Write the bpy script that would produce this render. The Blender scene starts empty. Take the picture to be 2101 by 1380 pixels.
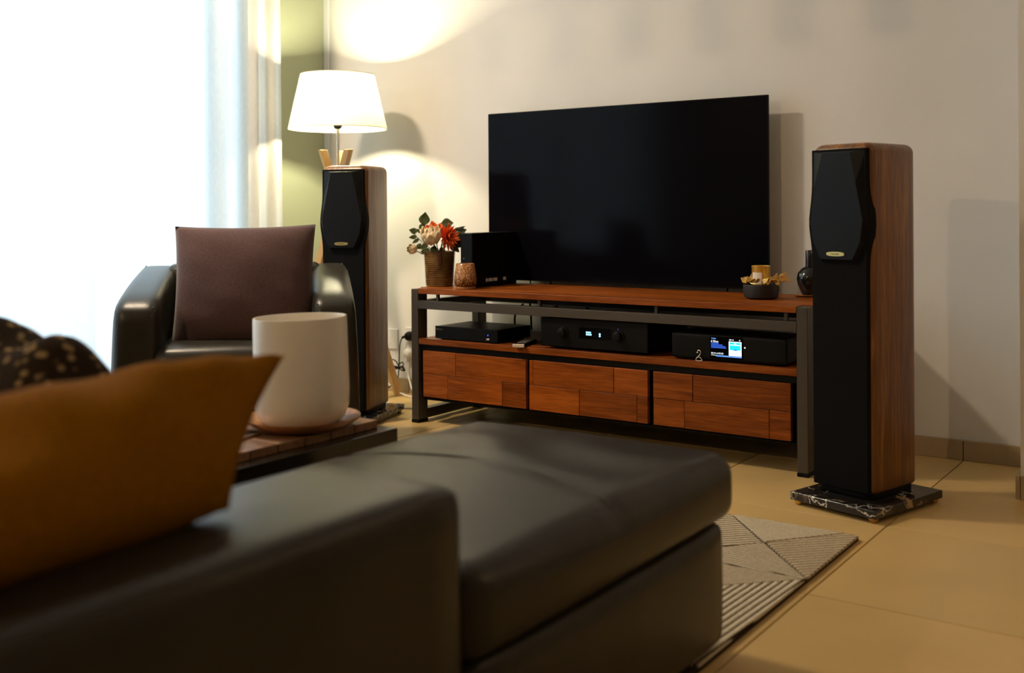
import bpy, bmesh, math, random
from mathutils import Vector, Matrix
PI = math.pi
random.seed(7)
scene = bpy.context.scene
C = scene.collection

# ------------------------------------------------------------------ camera
cam_d = bpy.data.cameras.new('camera')
cam = bpy.data.objects.new('camera', cam_d)
C.objects.link(cam)
cam_d.sensor_width = 36.0
cam_d.lens = 36.0 * 2198.25 / 2101.0
cam_d.shift_y = -(690.0 - 431.5) / 2101.0
cam_d.clip_start = 0.05
YAW, ROLL = 0.6107, -0.0061
right = Vector((math.cos(YAW), math.sin(YAW), 0))
fwd = Vector((-math.sin(YAW), math.cos(YAW), 0))
up = Vector((0, 0, 1))
r2 = right * math.cos(ROLL) + up * math.sin(ROLL)
u2 = -right * math.sin(ROLL) + up * math.cos(ROLL)
cam.matrix_world = Matrix((
    (r2.x, u2.x, -fwd.x, 2.0747), (r2.y, u2.y, -fwd.y, -3.7421),
    (r2.z, u2.z, -fwd.z, 0.8306), (0, 0, 0, 1)))
cam_d.dof.use_dof = True
cam_d.dof.focus_distance = 3.5
cam_d.dof.aperture_fstop = 2.6
scene.camera = cam

# ------------------------------------------------------------------ view, world, lights
scene.view_settings.view_transform = 'Standard'
scene.view_settings.look = 'None'
scene.view_settings.gamma = 1.0
scene.view_settings.use_curve_mapping = False
scene.view_settings.exposure = -0.22
scene.cycles.use_denoising = True
scene.cycles.max_bounces = 6
scene.cycles.diffuse_bounces = 3
scene.cycles.sample_clamp_indirect = 4.0
scene.cycles.use_adaptive_sampling = True
scene.cycles.adaptive_threshold = 0.06
scene.cycles.adaptive_min_samples = 16

world = bpy.data.worlds.new('daylight_sky')
scene.world = world
world.use_nodes = True
wb = world.node_tree.nodes['Background']
wb.inputs['Color'].default_value = (0.68, 0.85, 1.0, 1)
wb.inputs['Strength'].default_value = 3.7


def area_light(name, loc, rot, power, color, size, shape='DISK', size_y=None, portal=False):
    d = bpy.data.lights.new(name, 'AREA')
    d.energy = power
    d.color = color
    d.shape = shape
    d.size = size
    if size_y:
        d.size_y = size_y
    o = bpy.data.objects.new(name, d)
    C.objects.link(o)
    o.location = loc
    o.rotation_euler = rot
    if portal:
        d.cycles.is_portal = True
    return o


# the ceiling lamp above the armchair and the ceiling lamp at the back of the room
area_light('ceiling_lamp_light', (-1.2, -1.75, 2.545), (0, 0, 0), 62, (1.0, 0.79, 0.56), 0.22)
rl = bpy.data.lights.new('rear_ceiling_lamp_light', 'POINT')
rl.energy = 98
rl.color = (1.0, 0.70, 0.40)
rl.shadow_soft_size = 0.028
rlo = bpy.data.objects.new('rear_ceiling_lamp_light', rl)
C.objects.link(rlo)
rlo.location = (-0.2, -5.6, 2.35)
sl = bpy.data.lights.new('side_lamp_light', 'POINT')
sl.energy = 9
sl.color = (1.0, 0.66, 0.34)
sl.shadow_soft_size = 0.06
slo = bpy.data.objects.new('side_lamp_light', sl)
C.objects.link(slo)
slo.location = (2.6, -1.25, 1.90)
# portal that guides the daylight through the window opening
area_light('window_daylight_portal', (-1.80, -2.06, 1.22), (0, -PI / 2, 0), 1, (1, 1, 1), 2.3, 'RECTANGLE', 2.7, portal=True)

# ------------------------------------------------------------------ materials
MATS = {}


def base_mat(name):
    m = bpy.data.materials.new(name)
    m.use_nodes = True
    nt = m.node_tree
    p = nt.nodes['Principled BSDF']
    return m, nt, p


def N(nt, typ, **kw):
    n = nt.nodes.new(typ)
    for k, v in kw.items():
        if k in n.inputs:
            n.inputs[k].default_value = v
        else:
            setattr(n, k, v)
    return n


def ramp(nt, src, stops):
    r = nt.nodes.new('ShaderNodeValToRGB')
    el = r.color_ramp.elements
    while len(el) < len(stops):
        el.new(0.5)
    for e, (p, c) in zip(el, stops):
        e.position = p
        e.color = (*c, 1)
    nt.links.new(src, r.inputs[0])
    return r


def add_bump(nt, p, src, strength=0.2, dist=0.002):
    b = N(nt, 'ShaderNodeBump')
    b.inputs['Strength'].default_value = strength
    b.inputs['Distance'].default_value = dist
    nt.links.new(src, b.inputs['Height'])
    nt.links.new(b.outputs[0], p.inputs['Normal'])


def mapping(nt, scale=(1, 1, 1), rot=(0, 0, 0), rnd=True, coord='Object'):
    tc = N(nt, 'ShaderNodeTexCoord')
    mp = N(nt, 'ShaderNodeMapping')
    mp.inputs['Scale'].default_value = scale
    mp.inputs['Rotation'].default_value = rot
    nt.links.new(tc.outputs[coord], mp.inputs[0])
    if rnd:
        oi = N(nt, 'ShaderNodeObjectInfo')
        mul = N(nt, 'ShaderNodeMath', operation='MULTIPLY')
        mul.inputs[1].default_value = 37.0
        nt.links.new(oi.outputs['Random'], mul.inputs[0])
        nt.links.new(mul.outputs[0], mp.inputs['Location'])
    return mp.outputs[0]


def plain(name, col, rough=0.5, metal=0.0, spec=0.5, noise=0.0, nscale=20, bump=0.0, bscale=200, emit=None, estr=0, coat=0.0):
    if name in MATS:
        return MATS[name]
    m, nt, p = base_mat(name)
    p.inputs['Base Color'].default_value = (*col, 1)
    p.inputs['Roughness'].default_value = rough
    p.inputs['Metallic'].default_value = metal
    p.inputs['Specular IOR Level'].default_value = spec
    if coat:
        p.inputs['Coat Weight'].default_value = coat
        p.inputs['Coat Roughness'].default_value = 0.12
    if noise:
        v = mapping(nt)
        n = N(nt, 'ShaderNodeTexNoise')
        n.inputs['Scale'].default_value = nscale
        n.inputs['Detail'].default_value = 5
        nt.links.new(v, n.inputs['Vector'])
        lo = tuple(max(0, c * (1 - noise)) for c in col)
        hi = tuple(min(1, c * (1 + noise)) for c in col)
        r = ramp(nt, n.outputs['Fac'], [(0.3, lo), (0.7, hi)])
        nt.links.new(r.outputs[0], p.inputs['Base Color'])
    if bump:
        v = mapping(nt, rnd=False)
        n = N(nt, 'ShaderNodeTexNoise')
        n.inputs['Scale'].default_value = bscale
        n.inputs['Detail'].default_value = 3
        nt.links.new(v, n.inputs['Vector'])
        add_bump(nt, p, n.outputs['Fac'], bump)
    if emit:
        p.inputs['Emission Color'].default_value = (*emit, 1)
        p.inputs['Emission Strength'].default_value = estr
    MATS[name] = m
    return m


def wood(name, dark, mid, light, axis='x', rough=0.35, stretch=14, scale=9, spec=0.4, coat=0.0, vary=0.25):
    """grain runs along the given local axis"""
    if name in MATS:
        return MATS[name]
    m, nt, p = base_mat(name)
    s = [stretch, stretch, stretch]
    s['xyz'.index(axis)] = 1.0
    v = mapping(nt, tuple(s))
    n1 = N(nt, 'ShaderNodeTexNoise')
    n1.inputs['Scale'].default_value = scale * 0.22
    n1.inputs['Detail'].default_value = 6
    n1.inputs['Roughness'].default_value = 0.6
    n1.inputs['Distortion'].default_value = 1.2
    nt.links.new(v, n1.inputs['Vector'])
    n2 = N(nt, 'ShaderNodeTexNoise')
    n2.inputs['Scale'].default_value = scale * 1.6
    n2.inputs['Detail'].default_value = 4
    nt.links.new(v, n2.inputs['Vector'])
    mx = N(nt, 'ShaderNodeMix', data_type='FLOAT')
    mx.inputs[0].default_value = 0.35
    nt.links.new(n1.outputs['Fac'], mx.inputs[2])
    nt.links.new(n2.outputs['Fac'], mx.inputs[3])
    r = ramp(nt, mx.outputs[0], [(0.30, dark), (0.50, mid), (0.70, light)])
    oi = N(nt, 'ShaderNodeObjectInfo')
    mr = N(nt, 'ShaderNodeMapRange')
    mr.inputs[3].default_value = 1 - vary
    mr.inputs[4].default_value = 1 + vary
    nt.links.new(oi.outputs['Random'], mr.inputs[0])
    hsv = N(nt, 'ShaderNodeHueSaturation')
    nt.links.new(mr.outputs[0], hsv.inputs['Value'])
    nt.links.new(r.outputs[0], hsv.inputs['Color'])
    nt.links.new(hsv.outputs[0], p.inputs['Base Color'])
    p.inputs['Roughness'].default_value = rough
    p.inputs['Specular IOR Level'].default_value = spec
    if coat:
        p.inputs['Coat Weight'].default_value = coat
        p.inputs['Coat Roughness'].default_value = 0.25
    add_bump(nt, p, mx.outputs[0], 0.15)
    MATS[name] = m
    return m


def leather_mat():
    m, nt, p = base_mat('dark leather')
    v = mapping(nt, rnd=False)
    vo = N(nt, 'ShaderNodeTexVoronoi', feature='DISTANCE_TO_EDGE')
    vo.inputs['Scale'].default_value = 330
    nt.links.new(v, vo.inputs['Vector'])
    n = N(nt, 'ShaderNodeTexNoise')
    n.inputs['Scale'].default_value = 7
    n.inputs['Detail'].default_value = 4
    nt.links.new(v, n.inputs['Vector'])
    r = ramp(nt, n.outputs['Fac'], [(0.3, (0.017, 0.0155, 0.0118)), (0.7, (0.027, 0.0245, 0.0190))])
    nt.links.new(r.outputs[0], p.inputs['Base Color'])
    add = N(nt, 'ShaderNodeMath', operation='MULTIPLY_ADD')
    nt.links.new(vo.outputs['Distance'], add.inputs[0])
    add.inputs[1].default_value = 0.25
    nt.links.new(n.outputs['Fac'], add.inputs[2])
    add_bump(nt, p, add.outputs[0], 0.22, 0.004)
    p.inputs['Roughness'].default_value = 0.32
    p.inputs['Specular IOR Level'].default_value = 0.27
    return m


def marble_mat():
    m, nt, p = base_mat('black gold marble')
    v = mapping(nt, (1, 1, 1), (0.3, 0.2, 0.5))
    n = N(nt, 'ShaderNodeTexNoise')
    n.inputs['Scale'].default_value = 9
    n.inputs['Detail'].default_value = 6
    nt.links.new(v, n.inputs['Vector'])
    vm = N(nt, 'ShaderNodeMix', data_type='VECTOR')
    vm.inputs[0].default_value = 0.34
    nt.links.new(v, vm.inputs[4])
    nt.links.new(n.outputs['Color'], vm.inputs[5])
    vo = N(nt, 'ShaderNodeTexVoronoi', feature='DISTANCE_TO_EDGE')
    vo.inputs['Scale'].default_value = 13
    nt.links.new(vm.outputs[1], vo.inputs['Vector'])
    vein = ramp(nt, vo.outputs['Distance'], [(0.0, (0.85, 0.80, 0.72)), (0.035, (0.014, 0.012, 0.011))])
    n2 = N(nt, 'ShaderNodeTexNoise')
    n2.inputs['Scale'].default_value = 17
    n2.inputs['Detail'].default_value = 3
    nt.links.new(v, n2.inputs['Vector'])
    patch = ramp(nt, n2.outputs['Fac'], [(0.60, (0, 0, 0)), (0.66, (1, 1, 1))])
    mixp = N(nt, 'ShaderNodeMix', data_type='RGBA')
    nt.links.new(patch.outputs[0], mixp.inputs[0])
    nt.links.new(vein.outputs[0], mixp.inputs[6])
    mixp.inputs[7].default_value = (0.40, 0.27, 0.12, 1)
    gate = ramp(nt, n.outputs['Fac'], [(0.46, (0, 0, 0)), (0.56, (1, 1, 1))])
    mixg = N(nt, 'ShaderNodeMix', data_type='RGBA')
    nt.links.new(gate.outputs[0], mixg.inputs[0])
    mixg.inputs[6].default_value = (0.014, 0.012, 0.011, 1)
    nt.links.new(mixp.outputs[2], mixg.inputs[7])
    nt.links.new(mixg.outputs[2], p.inputs['Base Color'])
    p.inputs['Roughness'].default_value = 0.12
    return m


def fabric(name, a, b, scale=420, rough=0.95, bump=0.5):
    if name in MATS:
        return MATS[name]
    m, nt, p = base_mat(name)
    v = mapping(nt, rnd=False)
    n = N(nt, 'ShaderNodeTexNoise')
    n.inputs['Scale'].default_value = scale
    n.inputs['Detail'].default_value = 2
    nt.links.new(v, n.inputs['Vector'])
    r = ramp(nt, n.outputs['Fac'], [(0.35, a), (0.65, b)])
    nt.links.new(r.outputs[0], p.inputs['Base Color'])
    p.inputs['Roughness'].default_value = rough
    p.inputs['Specular IOR Level'].default_value = 0.15
    p.inputs['Sheen Weight'].default_value = 0.15
    add_bump(nt, p, n.outputs['Fac'], bump)
    MATS[name] = m
    return m


def sheer(name, col, trans=0.72, transp=0.03):
    m, nt, p = base_mat(name)
    out = nt.nodes['Material Output']
    nt.nodes.remove(p)
    d = N(nt, 'ShaderNodeBsdfDiffuse')
    t = N(nt, 'ShaderNodeBsdfTranslucent')
    tr = N(nt, 'ShaderNodeBsdfTransparent')
    v = mapping(nt, (260, 260, 40), rnd=False)
    n = N(nt, 'ShaderNodeTexNoise')
    n.inputs['Scale'].default_value = 1.0
    nt.links.new(v, n.inputs['Vector'])
    r = ramp(nt, n.outputs['Fac'], [(0.3, tuple(c * 0.93 for c in col)), (0.7, col)])
    nt.links.new(r.outputs[0], d.inputs[0])
    nt.links.new(r.outputs[0], t.inputs[0])
    m1 = N(nt, 'ShaderNodeMixShader')
    m1.inputs[0].default_value = trans
    nt.links.new(d.outputs[0], m1.inputs[1])
    nt.links.new(t.outputs[0], m1.inputs[2])
    m2 = N(nt, 'ShaderNodeMixShader')
    m2.inputs[0].default_value = transp
    nt.links.new(m1.outputs[0], m2.inputs[1])
    nt.links.new(tr.outputs[0], m2.inputs[2])
    nt.links.new(m2.outputs[0], out.inputs[0])
    return m


def pane_mat():
    m, nt, p = base_mat('window glass')
    out = nt.nodes['Material Output']
    nt.nodes.remove(p)
    g = N(nt, 'ShaderNodeBsdfGlossy')
    g.inputs['Roughness'].default_value = 0.02
    tr = N(nt, 'ShaderNodeBsdfTransparent')
    tr.inputs[0].default_value = (0.93, 0.96, 0.95, 1)
    mx = N(nt, 'ShaderNodeMixShader')
    mx.inputs[0].default_value = 0.06
    nt.links.new(tr.outputs[0], mx.inputs[1])
    nt.links.new(g.outputs[0], mx.inputs[2])
    nt.links.new(mx.outputs[0], out.inputs[0])
    return m


def emissive(name, col, s):
    return plain(name, (0.01, 0.01, 0.01), 0.4, emit=col, estr=s)


M_WALL = plain('white wall paint', (0.76, 0.745, 0.72), 0.9, spec=0.2, noise=0.03, nscale=3, bump=0.06, bscale=140)
M_GREEN = plain('sage green wall paint', (0.40, 0.43, 0.30), 0.9, spec=0.2, noise=0.03, nscale=3, bump=0.06, bscale=140)
M_TAUPE = plain('dark taupe wall paint', (0.16, 0.13, 0.10), 0.9, spec=0.2, bump=0.05)
M_SIDE = plain('beige wall paint', (0.48, 0.43, 0.36), 0.9, spec=0.2, bump=0.05)
M_CEIL = plain('ceiling paint', (0.80, 0.79, 0.77), 0.95, spec=0.1, bump=0.04)
M_TILE = plain('beige stone tile', (0.66, 0.450, 0.180), 0.38, spec=0.4, noise=0.09, nscale=2.2, bump=0.02, bscale=60)
M_SKIRT = plain('beige skirting tile', (0.44, 0.33, 0.19), 0.45, spec=0.4, noise=0.07, nscale=5)
M_GROUT = plain('grout', (0.07, 0.045, 0.022), 0.9, noise=0.1)
M_WHITE = plain('white plastic', (0.72, 0.71, 0.68), 0.4)
M_TRIM = plain('white gloss paint', (0.80, 0.81, 0.82), 0.5)
M_BLACK = plain('matt black plastic', (0.0045, 0.0045, 0.0045), 0.5, spec=0.13, bump=0.03)
M_SATIN = plain('satin black metal', (0.0042, 0.0042, 0.0046), 0.40, spec=0.13)
M_GRILLE = plain('black grille cloth', (0.005, 0.005, 0.0052), 0.8, spec=0.08, bump=0.2, bscale=700)
M_SCREEN = plain('dark television glass', (0.003, 0.003, 0.005), 0.12, spec=0.06)
M_STEEL = plain('grey brown powder coated steel', (0.066, 0.055, 0.042), 0.42, metal=0.0, spec=0.35, bump=0.05, bscale=500)
M_TEAK = wood('red brown hardwood', (0.085, 0.017, 0.002), (0.260, 0.062, 0.006), (0.43, 0.120, 0.013), 'x', 0.38, coat=0.0, spec=0.22, vary=0.30)
M_WALNUT = wood('walnut veneer', (0.060, 0.018, 0.004), (0.165, 0.060, 0.008), (0.40, 0.170, 0.020), 'z', 0.40, stretch=20, scale=7, coat=0.35, vary=0.05)
M_OAK = wood('light oak', (0.42, 0.24, 0.09), (0.55, 0.34, 0.14), (0.64, 0.42, 0.2), 'z', 0.45)
M_ACACIA = wood('acacia wood', (0.14, 0.045, 0.012), (0.33, 0.13, 0.04), (0.50, 0.24, 0.08), 'y', 0.35, scale=14)
M_BOARD = wood('brown slatted wood', (0.12, 0.06, 0.03), (0.24, 0.12, 0.06), (0.33, 0.18, 0.09), 'x', 0.35)
M_LEATHER = leather_mat()
M_STITCH = plain('dark stitching', (0.018, 0.016, 0.013), 0.6)
M_MARBLE = marble_mat()
M_BRASS = plain('brass', (0.70, 0.46, 0.16), 0.3, metal=1.0)
M_GOLD = plain('gold leaf metal', (0.95, 0.72, 0.17), 0.34, metal=0.85)
M_CHROME = plain('brushed chrome', (0.80, 0.76, 0.68), 0.25, metal=0.8)
M_PLUM = fabric('plum woven fabric', (0.066, 0.036, 0.036), (0.125, 0.074, 0.071), 520)
M_MUSTARD = fabric('mustard velvet', (0.19, 0.076, 0.0015), (0.27, 0.112, 0.002), 240, 0.85, 0.2)
M_MUSTARD.node_tree.nodes['Principled BSDF'].inputs['Sheen Weight'].default_value = 0.0
M_MUSTARD.node_tree.nodes['Principled BSDF'].inputs['Specular IOR Level'].default_value = 0.03
M_CERAMIC = plain('white ceramic', (0.90, 0.84, 0.74), 0.24, spec=0.5, noise=0.015, nscale=4)
M_SHEER = sheer('sheer white curtain', (0.92, 0.93, 0.94), 0.74, 0.03)
M_LINEN = sheer('off white linen', (0.93, 0.90, 0.86), 0.50, 0.0)
M_PANE = pane_mat()
M_LACQUER = plain('black brown lacquer', (0.014, 0.011, 0.008), 0.16, spec=0.5)
M_SHADE = sheer('cream lampshade cloth', (0.95, 0.92, 0.74), 0.17, 0.0)


# ------------------------------------------------------------------ mesh helpers
class MB:
    """collects geometry for ONE mesh object"""

    def __init__(self):
        self.v, self.f = [], []

    def add(self, verts, faces):
        o = len(self.v)
        self.v += [tuple(x) for x in verts]
        self.f += [tuple(i + o for i in f) for f in faces]
        return self

    def box(self, x0, x1, y0, y1, z0, z1):
        return self.add([(x0, y0, z0), (x1, y0, z0), (x1, y1, z0), (x0, y1, z0),
                         (x0, y0, z1), (x1, y0, z1), (x1, y1, z1), (x0, y1, z1)],
                        [(0, 3, 2, 1), (4, 5, 6, 7), (0, 1, 5, 4), (1, 2, 6, 5), (2, 3, 7, 6), (3, 0, 4, 7)])

    def lathe(self, prof, n=32, cx=0, cy=0, cz=0, cap0=True, cap1=True):
        vs, fs = [], []
        for (r, z) in prof:
            for i in range(n):
                a = 2 * PI * i / n
                vs.append((cx + r * math.cos(a), cy + r * math.sin(a), cz + z))
        for k in range(len(prof) - 1):
            for i in range(n):
                j = (i + 1) % n
                fs.append((k * n + i, k * n + j, (k + 1) * n + j, (k + 1) * n + i))
        if cap0:
            fs.append(tuple(range(n - 1, -1, -1)))
        if cap1:
            fs.append(tuple((len(prof) - 1) * n + i for i in range(n)))
        return self.add(vs, fs)

    def prism(self, pts, d0, d1, axis='y'):
        """polygon pts in the plane across axis, extruded from d0 to d1"""
        n = len(pts)

        def P(a, b, d):
            return {'y': (a, d, b), 'z': (a, b, d), 'x': (d, a, b)}[axis]
        vs = [P(a, b, d0) for a, b in pts] + [P(a, b, d1) for a, b in pts]
        fs = [tuple(range(n)), tuple(range(2 * n - 1, n - 1, -1))]
        for i in range(n):
            j = (i + 1) % n
            fs.append((i, n + i, n + j, j))
        return self.add(vs, fs)

    def tube(self, pts, r, n=8, closed=False, sub=6):
        P = [Vector(p) for p in pts]
        if sub > 1 and len(P) > 2:
            out = []
            m = len(P)
            rng = range(m if closed else m - 1)
            for i in rng:
                if closed:
                    a, b, c, d = P[(i - 1) % m], P[i], P[(i + 1) % m], P[(i + 2) % m]
                else:
                    a, b, c, d = P[max(i - 1, 0)], P[i], P[i + 1], P[min(i + 2, m - 1)]
                for s in range(sub):
                    t = s / sub
                    out.append(0.5 * ((2 * b) + (c - a) * t + (2 * a - 5 * b + 4 * c - d) * t * t + (3 * b - a - 3 * c + d) * t ** 3))
            if not closed:
                out.append(P[-1])
            P = out
        rings = []
        nrm = None
        for i, p in enumerate(P):
            if closed:
                tdir = P[(i + 1) % len(P)] - P[i - 1]
            else:
                tdir = P[min(i + 1, len(P) - 1)] - P[max(i - 1, 0)]
            tdir.normalize()
            if nrm is None:
                ref = Vector((0, 0, 1)) if abs(tdir.z) < 0.9 else Vector((1, 0, 0))
                nrm = tdir.cross(ref).normalized()
            else:
                nrm = (nrm - tdir * nrm.dot(tdir)).normalized()
            bi = tdir.cross(nrm)
            rr = r(i / max(1, len(P) - 1)) if callable(r) else r
            rings.append([p + nrm * (rr * math.cos(2 * PI * k / n)) + bi * (rr * math.sin(2 * PI * k / n)) for k in range(n)])
        vs = [q for ring in rings for q in ring]
        fs = []
        m = len(rings)
        for i in range(m if closed else m - 1):
            i2 = (i + 1) % m
            for k in range(n):
                k2 = (k + 1) % n
                fs.append((i * n + k, i * n + k2, i2 * n + k2, i2 * n + k))
        if not closed:
            fs.append(tuple(range(n - 1, -1, -1)))
            fs.append(tuple((m - 1) * n + k for k in range(n)))
        return self.add(vs, fs)

    def softbox(self, sx, sy, sz, r, n=14, crown=0.0, bulge=0.0, fn=None):
        """box centred in x,y standing on z=0 with rounded edges; crown lifts the top, bulge swells the sides"""
        hx, hy = sx / 2, sy / 2
        bm = bmesh.new()
        bmesh.ops.create_cube(bm, size=2)
        bmesh.ops.subdivide_edges(bm, edges=bm.edges[:], cuts=n, use_grid_fill=True)

        def warp(t):
            # concentrate vertices near the edges
            return math.copysign(1 - (1 - abs(t)) ** 1.35, t)
        for v in bm.verts:
            a, b, c = (warp(x) for x in v.co)
            x, y, z = a * hx, b * hy, (c + 1) * sz / 2
            ix = max(-hx + r, min(hx - r, x))
            iy = max(-hy + r, min(hy - r, y))
            iz = max(r, min(sz - r, z))
            d = Vector((x - ix, y - iy, z - iz))
            if d.length > 1e-9:
                nn = sum(1 for q in d if abs(q) > 1e-9)
                if nn > 1:
                    mx = max(abs(q) for q in d)
                    d = d.normalized() * mx
            q = Vector((ix, iy, iz)) + d
            u, w = q.x / hx, q.y / hy
            if crown:
                q.z += crown * max(0, 1 - u * u) * max(0, 1 - w * w) * max(0, (q.z / sz)) ** 2
            if bulge:
                k = 1 - (2 * q.z / sz - 1) ** 2
                q.x += math.copysign(bulge * k * abs(u) ** 3 * max(0, 1 - w ** 4), u)
                q.y += math.copysign(bulge * k * abs(w) ** 3 * max(0, 1 - u ** 4), w)
            if fn:
                q = fn(q)
            v.co = q
        bm.verts.index_update()
        vs = [tuple(v.co) for v in bm.verts]
        fs = [tuple(v.index for v in f.verts) for f in bm.faces]
        bm.free()
        return self.add(vs, fs)

    def build(self, name, mat, parent=None, loc=(0, 0, 0), rot=(0, 0, 0), smooth=False, bevel=0.0, segs=2, subsurf=0, angle=None):
        me = bpy.data.meshes.new(name)
        me.from_pydata(self.v, [], self.f)
        bm = bmesh.new()
        bm.from_mesh(me)
        bmesh.ops.recalc_face_normals(bm, faces=bm.faces[:])
        bm.to_mesh(me)
        bm.free()
        return link_mesh(name, me, mat, parent, loc, rot, smooth, bevel, segs, subsurf, angle)


def link_mesh(name, me, mat, parent=None, loc=(0, 0, 0), rot=(0, 0, 0), smooth=False, bevel=0.0, segs=2, subsurf=0, angle=None):
    o = bpy.data.objects.new(name, me)
    C.objects.link(o)
    if mat and not me.materials:
        me.materials.append(mat)
    if smooth or bevel:
        me.polygons.foreach_set('use_smooth', [True] * len(me.polygons))
        if not subsurf and not bevel or angle:
            try:
                me.set_sharp_from_angle(angle=math.radians(angle or 40))
            except Exception:
                pass
    if bevel:
        b = o.modifiers.new('bevel', 'BEVEL')
        b.width = bevel
        b.segments = segs
        b.limit_method = 'ANGLE'
        b.angle_limit = math.radians(35)
        b.harden_normals = True
    if subsurf:
        s = o.modifiers.new('subsurf', 'SUBSURF')
        s.levels = s.render_levels = subsurf
    o.parent = parent
    o.location = loc
    o.rotation_euler = rot
    return o


def thing(name, label, cat, loc=(0, 0, 0), rotz=0.0, group=None):
    o = bpy.data.objects.new(name, None)
    C.objects.link(o)
    o.empty_display_size = 0.05
    o.location = loc
    o.rotation_euler = (0, 0, rotz)
    return tag(o, label, cat, group)


def tag(o, label, cat, group=None):
    o['label'] = label
    o['category'] = cat
    if group:
        o['group'] = group
    return o


def struct(o, label=None, cat=None):
    o['kind'] = 'structure'
    if label:
        o['label'] = label
    if cat:
        o['category'] = cat
    return o


def box(name, x0, x1, y0, y1, z0, z1, mat, parent=None, bevel=0.0, segs=2, loc=(0, 0, 0), rot=(0, 0, 0)):
    return MB().box(x0, x1, y0, y1, z0, z1).build(name, mat, parent, loc, rot, bevel=bevel, segs=segs)


def text_mesh(name, txt, size, mat, parent, loc, rot, extrude=0.0004, align='LEFT'):
    cu = bpy.data.curves.new(name, 'FONT')
    cu.body = txt
    cu.size = size
    cu.extrude = extrude
    cu.align_x = align
    tmp = bpy.data.objects.new(name + '_tmp', cu)
    C.objects.link(tmp)
    dg = bpy.context.evaluated_depsgraph_get()
    me = bpy.data.meshes.new_from_object(tmp.evaluated_get(dg))
    bpy.data.objects.remove(tmp)
    me.materials.clear()
    return link_mesh(name, me, mat, parent, loc, rot)


def pillow_mesh(w, h, t, n=26, pinch=0.10, seed=0, wrinkle=0.006, corner=0.9):
    """a filled square cushion standing in the local xz plane, centred, thickness along y"""
    rnd = random.Random(seed)
    ph = [rnd.uniform(0, 6.28) for _ in range(8)]
    mb = MB()
    for side in (-1, 1):
        vs, fs = [], []
        for i in range(n + 1):
            for j in range(n + 1):
                u, v = 2 * i / n - 1, 2 * j / n - 1
                # outline drawn in along the middle of each edge, corners stay out
                x = w / 2 * u * (1 - pinch * (1 - v * v) * abs(u) ** 2)
                z = h / 2 * v * (1 - pinch * (1 - u * u) * abs(v) ** 2)
                e = max(0, (1 - abs(u) ** 2.4)) ** 0.55 * max(0, (1 - abs(v) ** 2.4)) ** 0.55
                y = side * t / 2 * e
                wr = math.sin(7 * u + ph[0] + 2 * v) * math.sin(5 * v + ph[1]) + 0.6 * math.sin(13 * v + 6 * u + ph[2]) * abs(u)
                y += wrinkle * wr * e * side
                vs.append((x, y, z))
        for i in range(n):
            for j in range(n):
                a = i * (n + 1) + j
                fs.append((a, a + 1, a + n + 2, a + n + 1))
        mb.add(vs, fs)
    return mb


def merge(o, d=1e-5):
    bm = bmesh.new()
    bm.from_mesh(o.data)
    bmesh.ops.remove_doubles(bm, verts=bm.verts[:], dist=d)
    bmesh.ops.recalc_face_normals(bm, faces=bm.faces[:])
    bm.to_mesh(o.data)
    bm.free()
    return o


def copy_tree(o, parent=None):
    c = o.copy()
    C.objects.link(c)
    c.parent = parent
    for ch in [x for x in o.children]:
        copy_tree(ch, c)
    return c


# ================================================================== THE ROOM
XL, XR, YF, H = -1.643, 3.6, -7.6, 2.68
S, AX, AY = 0.596, 1.266, -1.4857

floor = struct(box('floor', XL, XR, YF, 0, -0.06, -0.004, M_GROUT), 'beige stone tile floor of the living room', 'floor')
tile_me = {}
ix0, ix1 = -5, 4
iy0, iy1 = -11, 3
for i in range(ix0, ix1 + 1):
    for j in range(iy0, iy1 + 1):
        x0, y0 = AX + i * S, AY + j * S
        x1, y1 = x0 + S, y0 + S
        cx0, cx1 = max(x0 + 0.0017, XL), min(x1 - 0.0017, XR)
        cy0, cy1 = max(y0 + 0.0017, YF), min(y1 - 0.0017, 0)
        if cx1 - cx0 < 0.02 or cy1 - cy0 < 0.02:
            continue
        key = (round(cx1 - cx0, 3), round(cy1 - cy0, 3))
        if key not in tile_me:
            t = box('tile', 0, key[0], 0, key[1], -0.02, 0, M_TILE, floor, bevel=0.0015, segs=1)
            tile_me[key] = t
        else:
            t = tile_me[key].copy()
            C.objects.link(t)
        t.location = (cx0, cy0, 0)

wall_back = struct(box('wall_back', XL - 0.2, XR + 0.2, 0, 0.15, -0.06, H, M_WALL), 'white painted wall behind the television', 'wall')
# wall jog at the right of the picture
pillar = struct(box('wall_right_return', 1.507, XR, -0.408, 0, 0, H, M_WALL), 'white wall return jutting out at the right', 'wall')
struct(box('wall_right', XR, XR + 0.15, YF, 0, -0.06, H, M_SIDE), 'beige side wall of the room', 'wall')
struct(box('wall_front', XL - 0.2, XR + 0.2, YF - 0.15, YF, -0.06, H, M_TAUPE), 'dark taupe wall at the far end of the room', 'wall')
struct(box('ceiling', XL - 0.2, XR + 0.2, YF - 0.15, 0.15, H, H + 0.1, M_CEIL), 'white ceiling', 'ceiling')
WY0, WY1, WZ0, WZ1 = -3.40, -0.60, 0.10, 2.35
wl = MB()
wl.box(XL - 0.16, XL, WY1, 0, -0.06, H)
wl.box(XL - 0.16, XL, YF, WY0, -0.06, H)
wl.box(XL - 0.16, XL, WY0, WY1, -0.06, WZ0)
wl.box(XL - 0.16, XL, WY0, WY1, WZ1, H)
struct(wl.build('wall_left', M_GREEN), 'sage green wall with the window beside the curtain', 'wall')
tr = struct(box('trim_1', XL, XL + 0.033, -0.014, 0, 0, H, M_TRIM, bevel=0.002), 'narrow white strip in the corner behind the lamp', 'trim')

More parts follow.
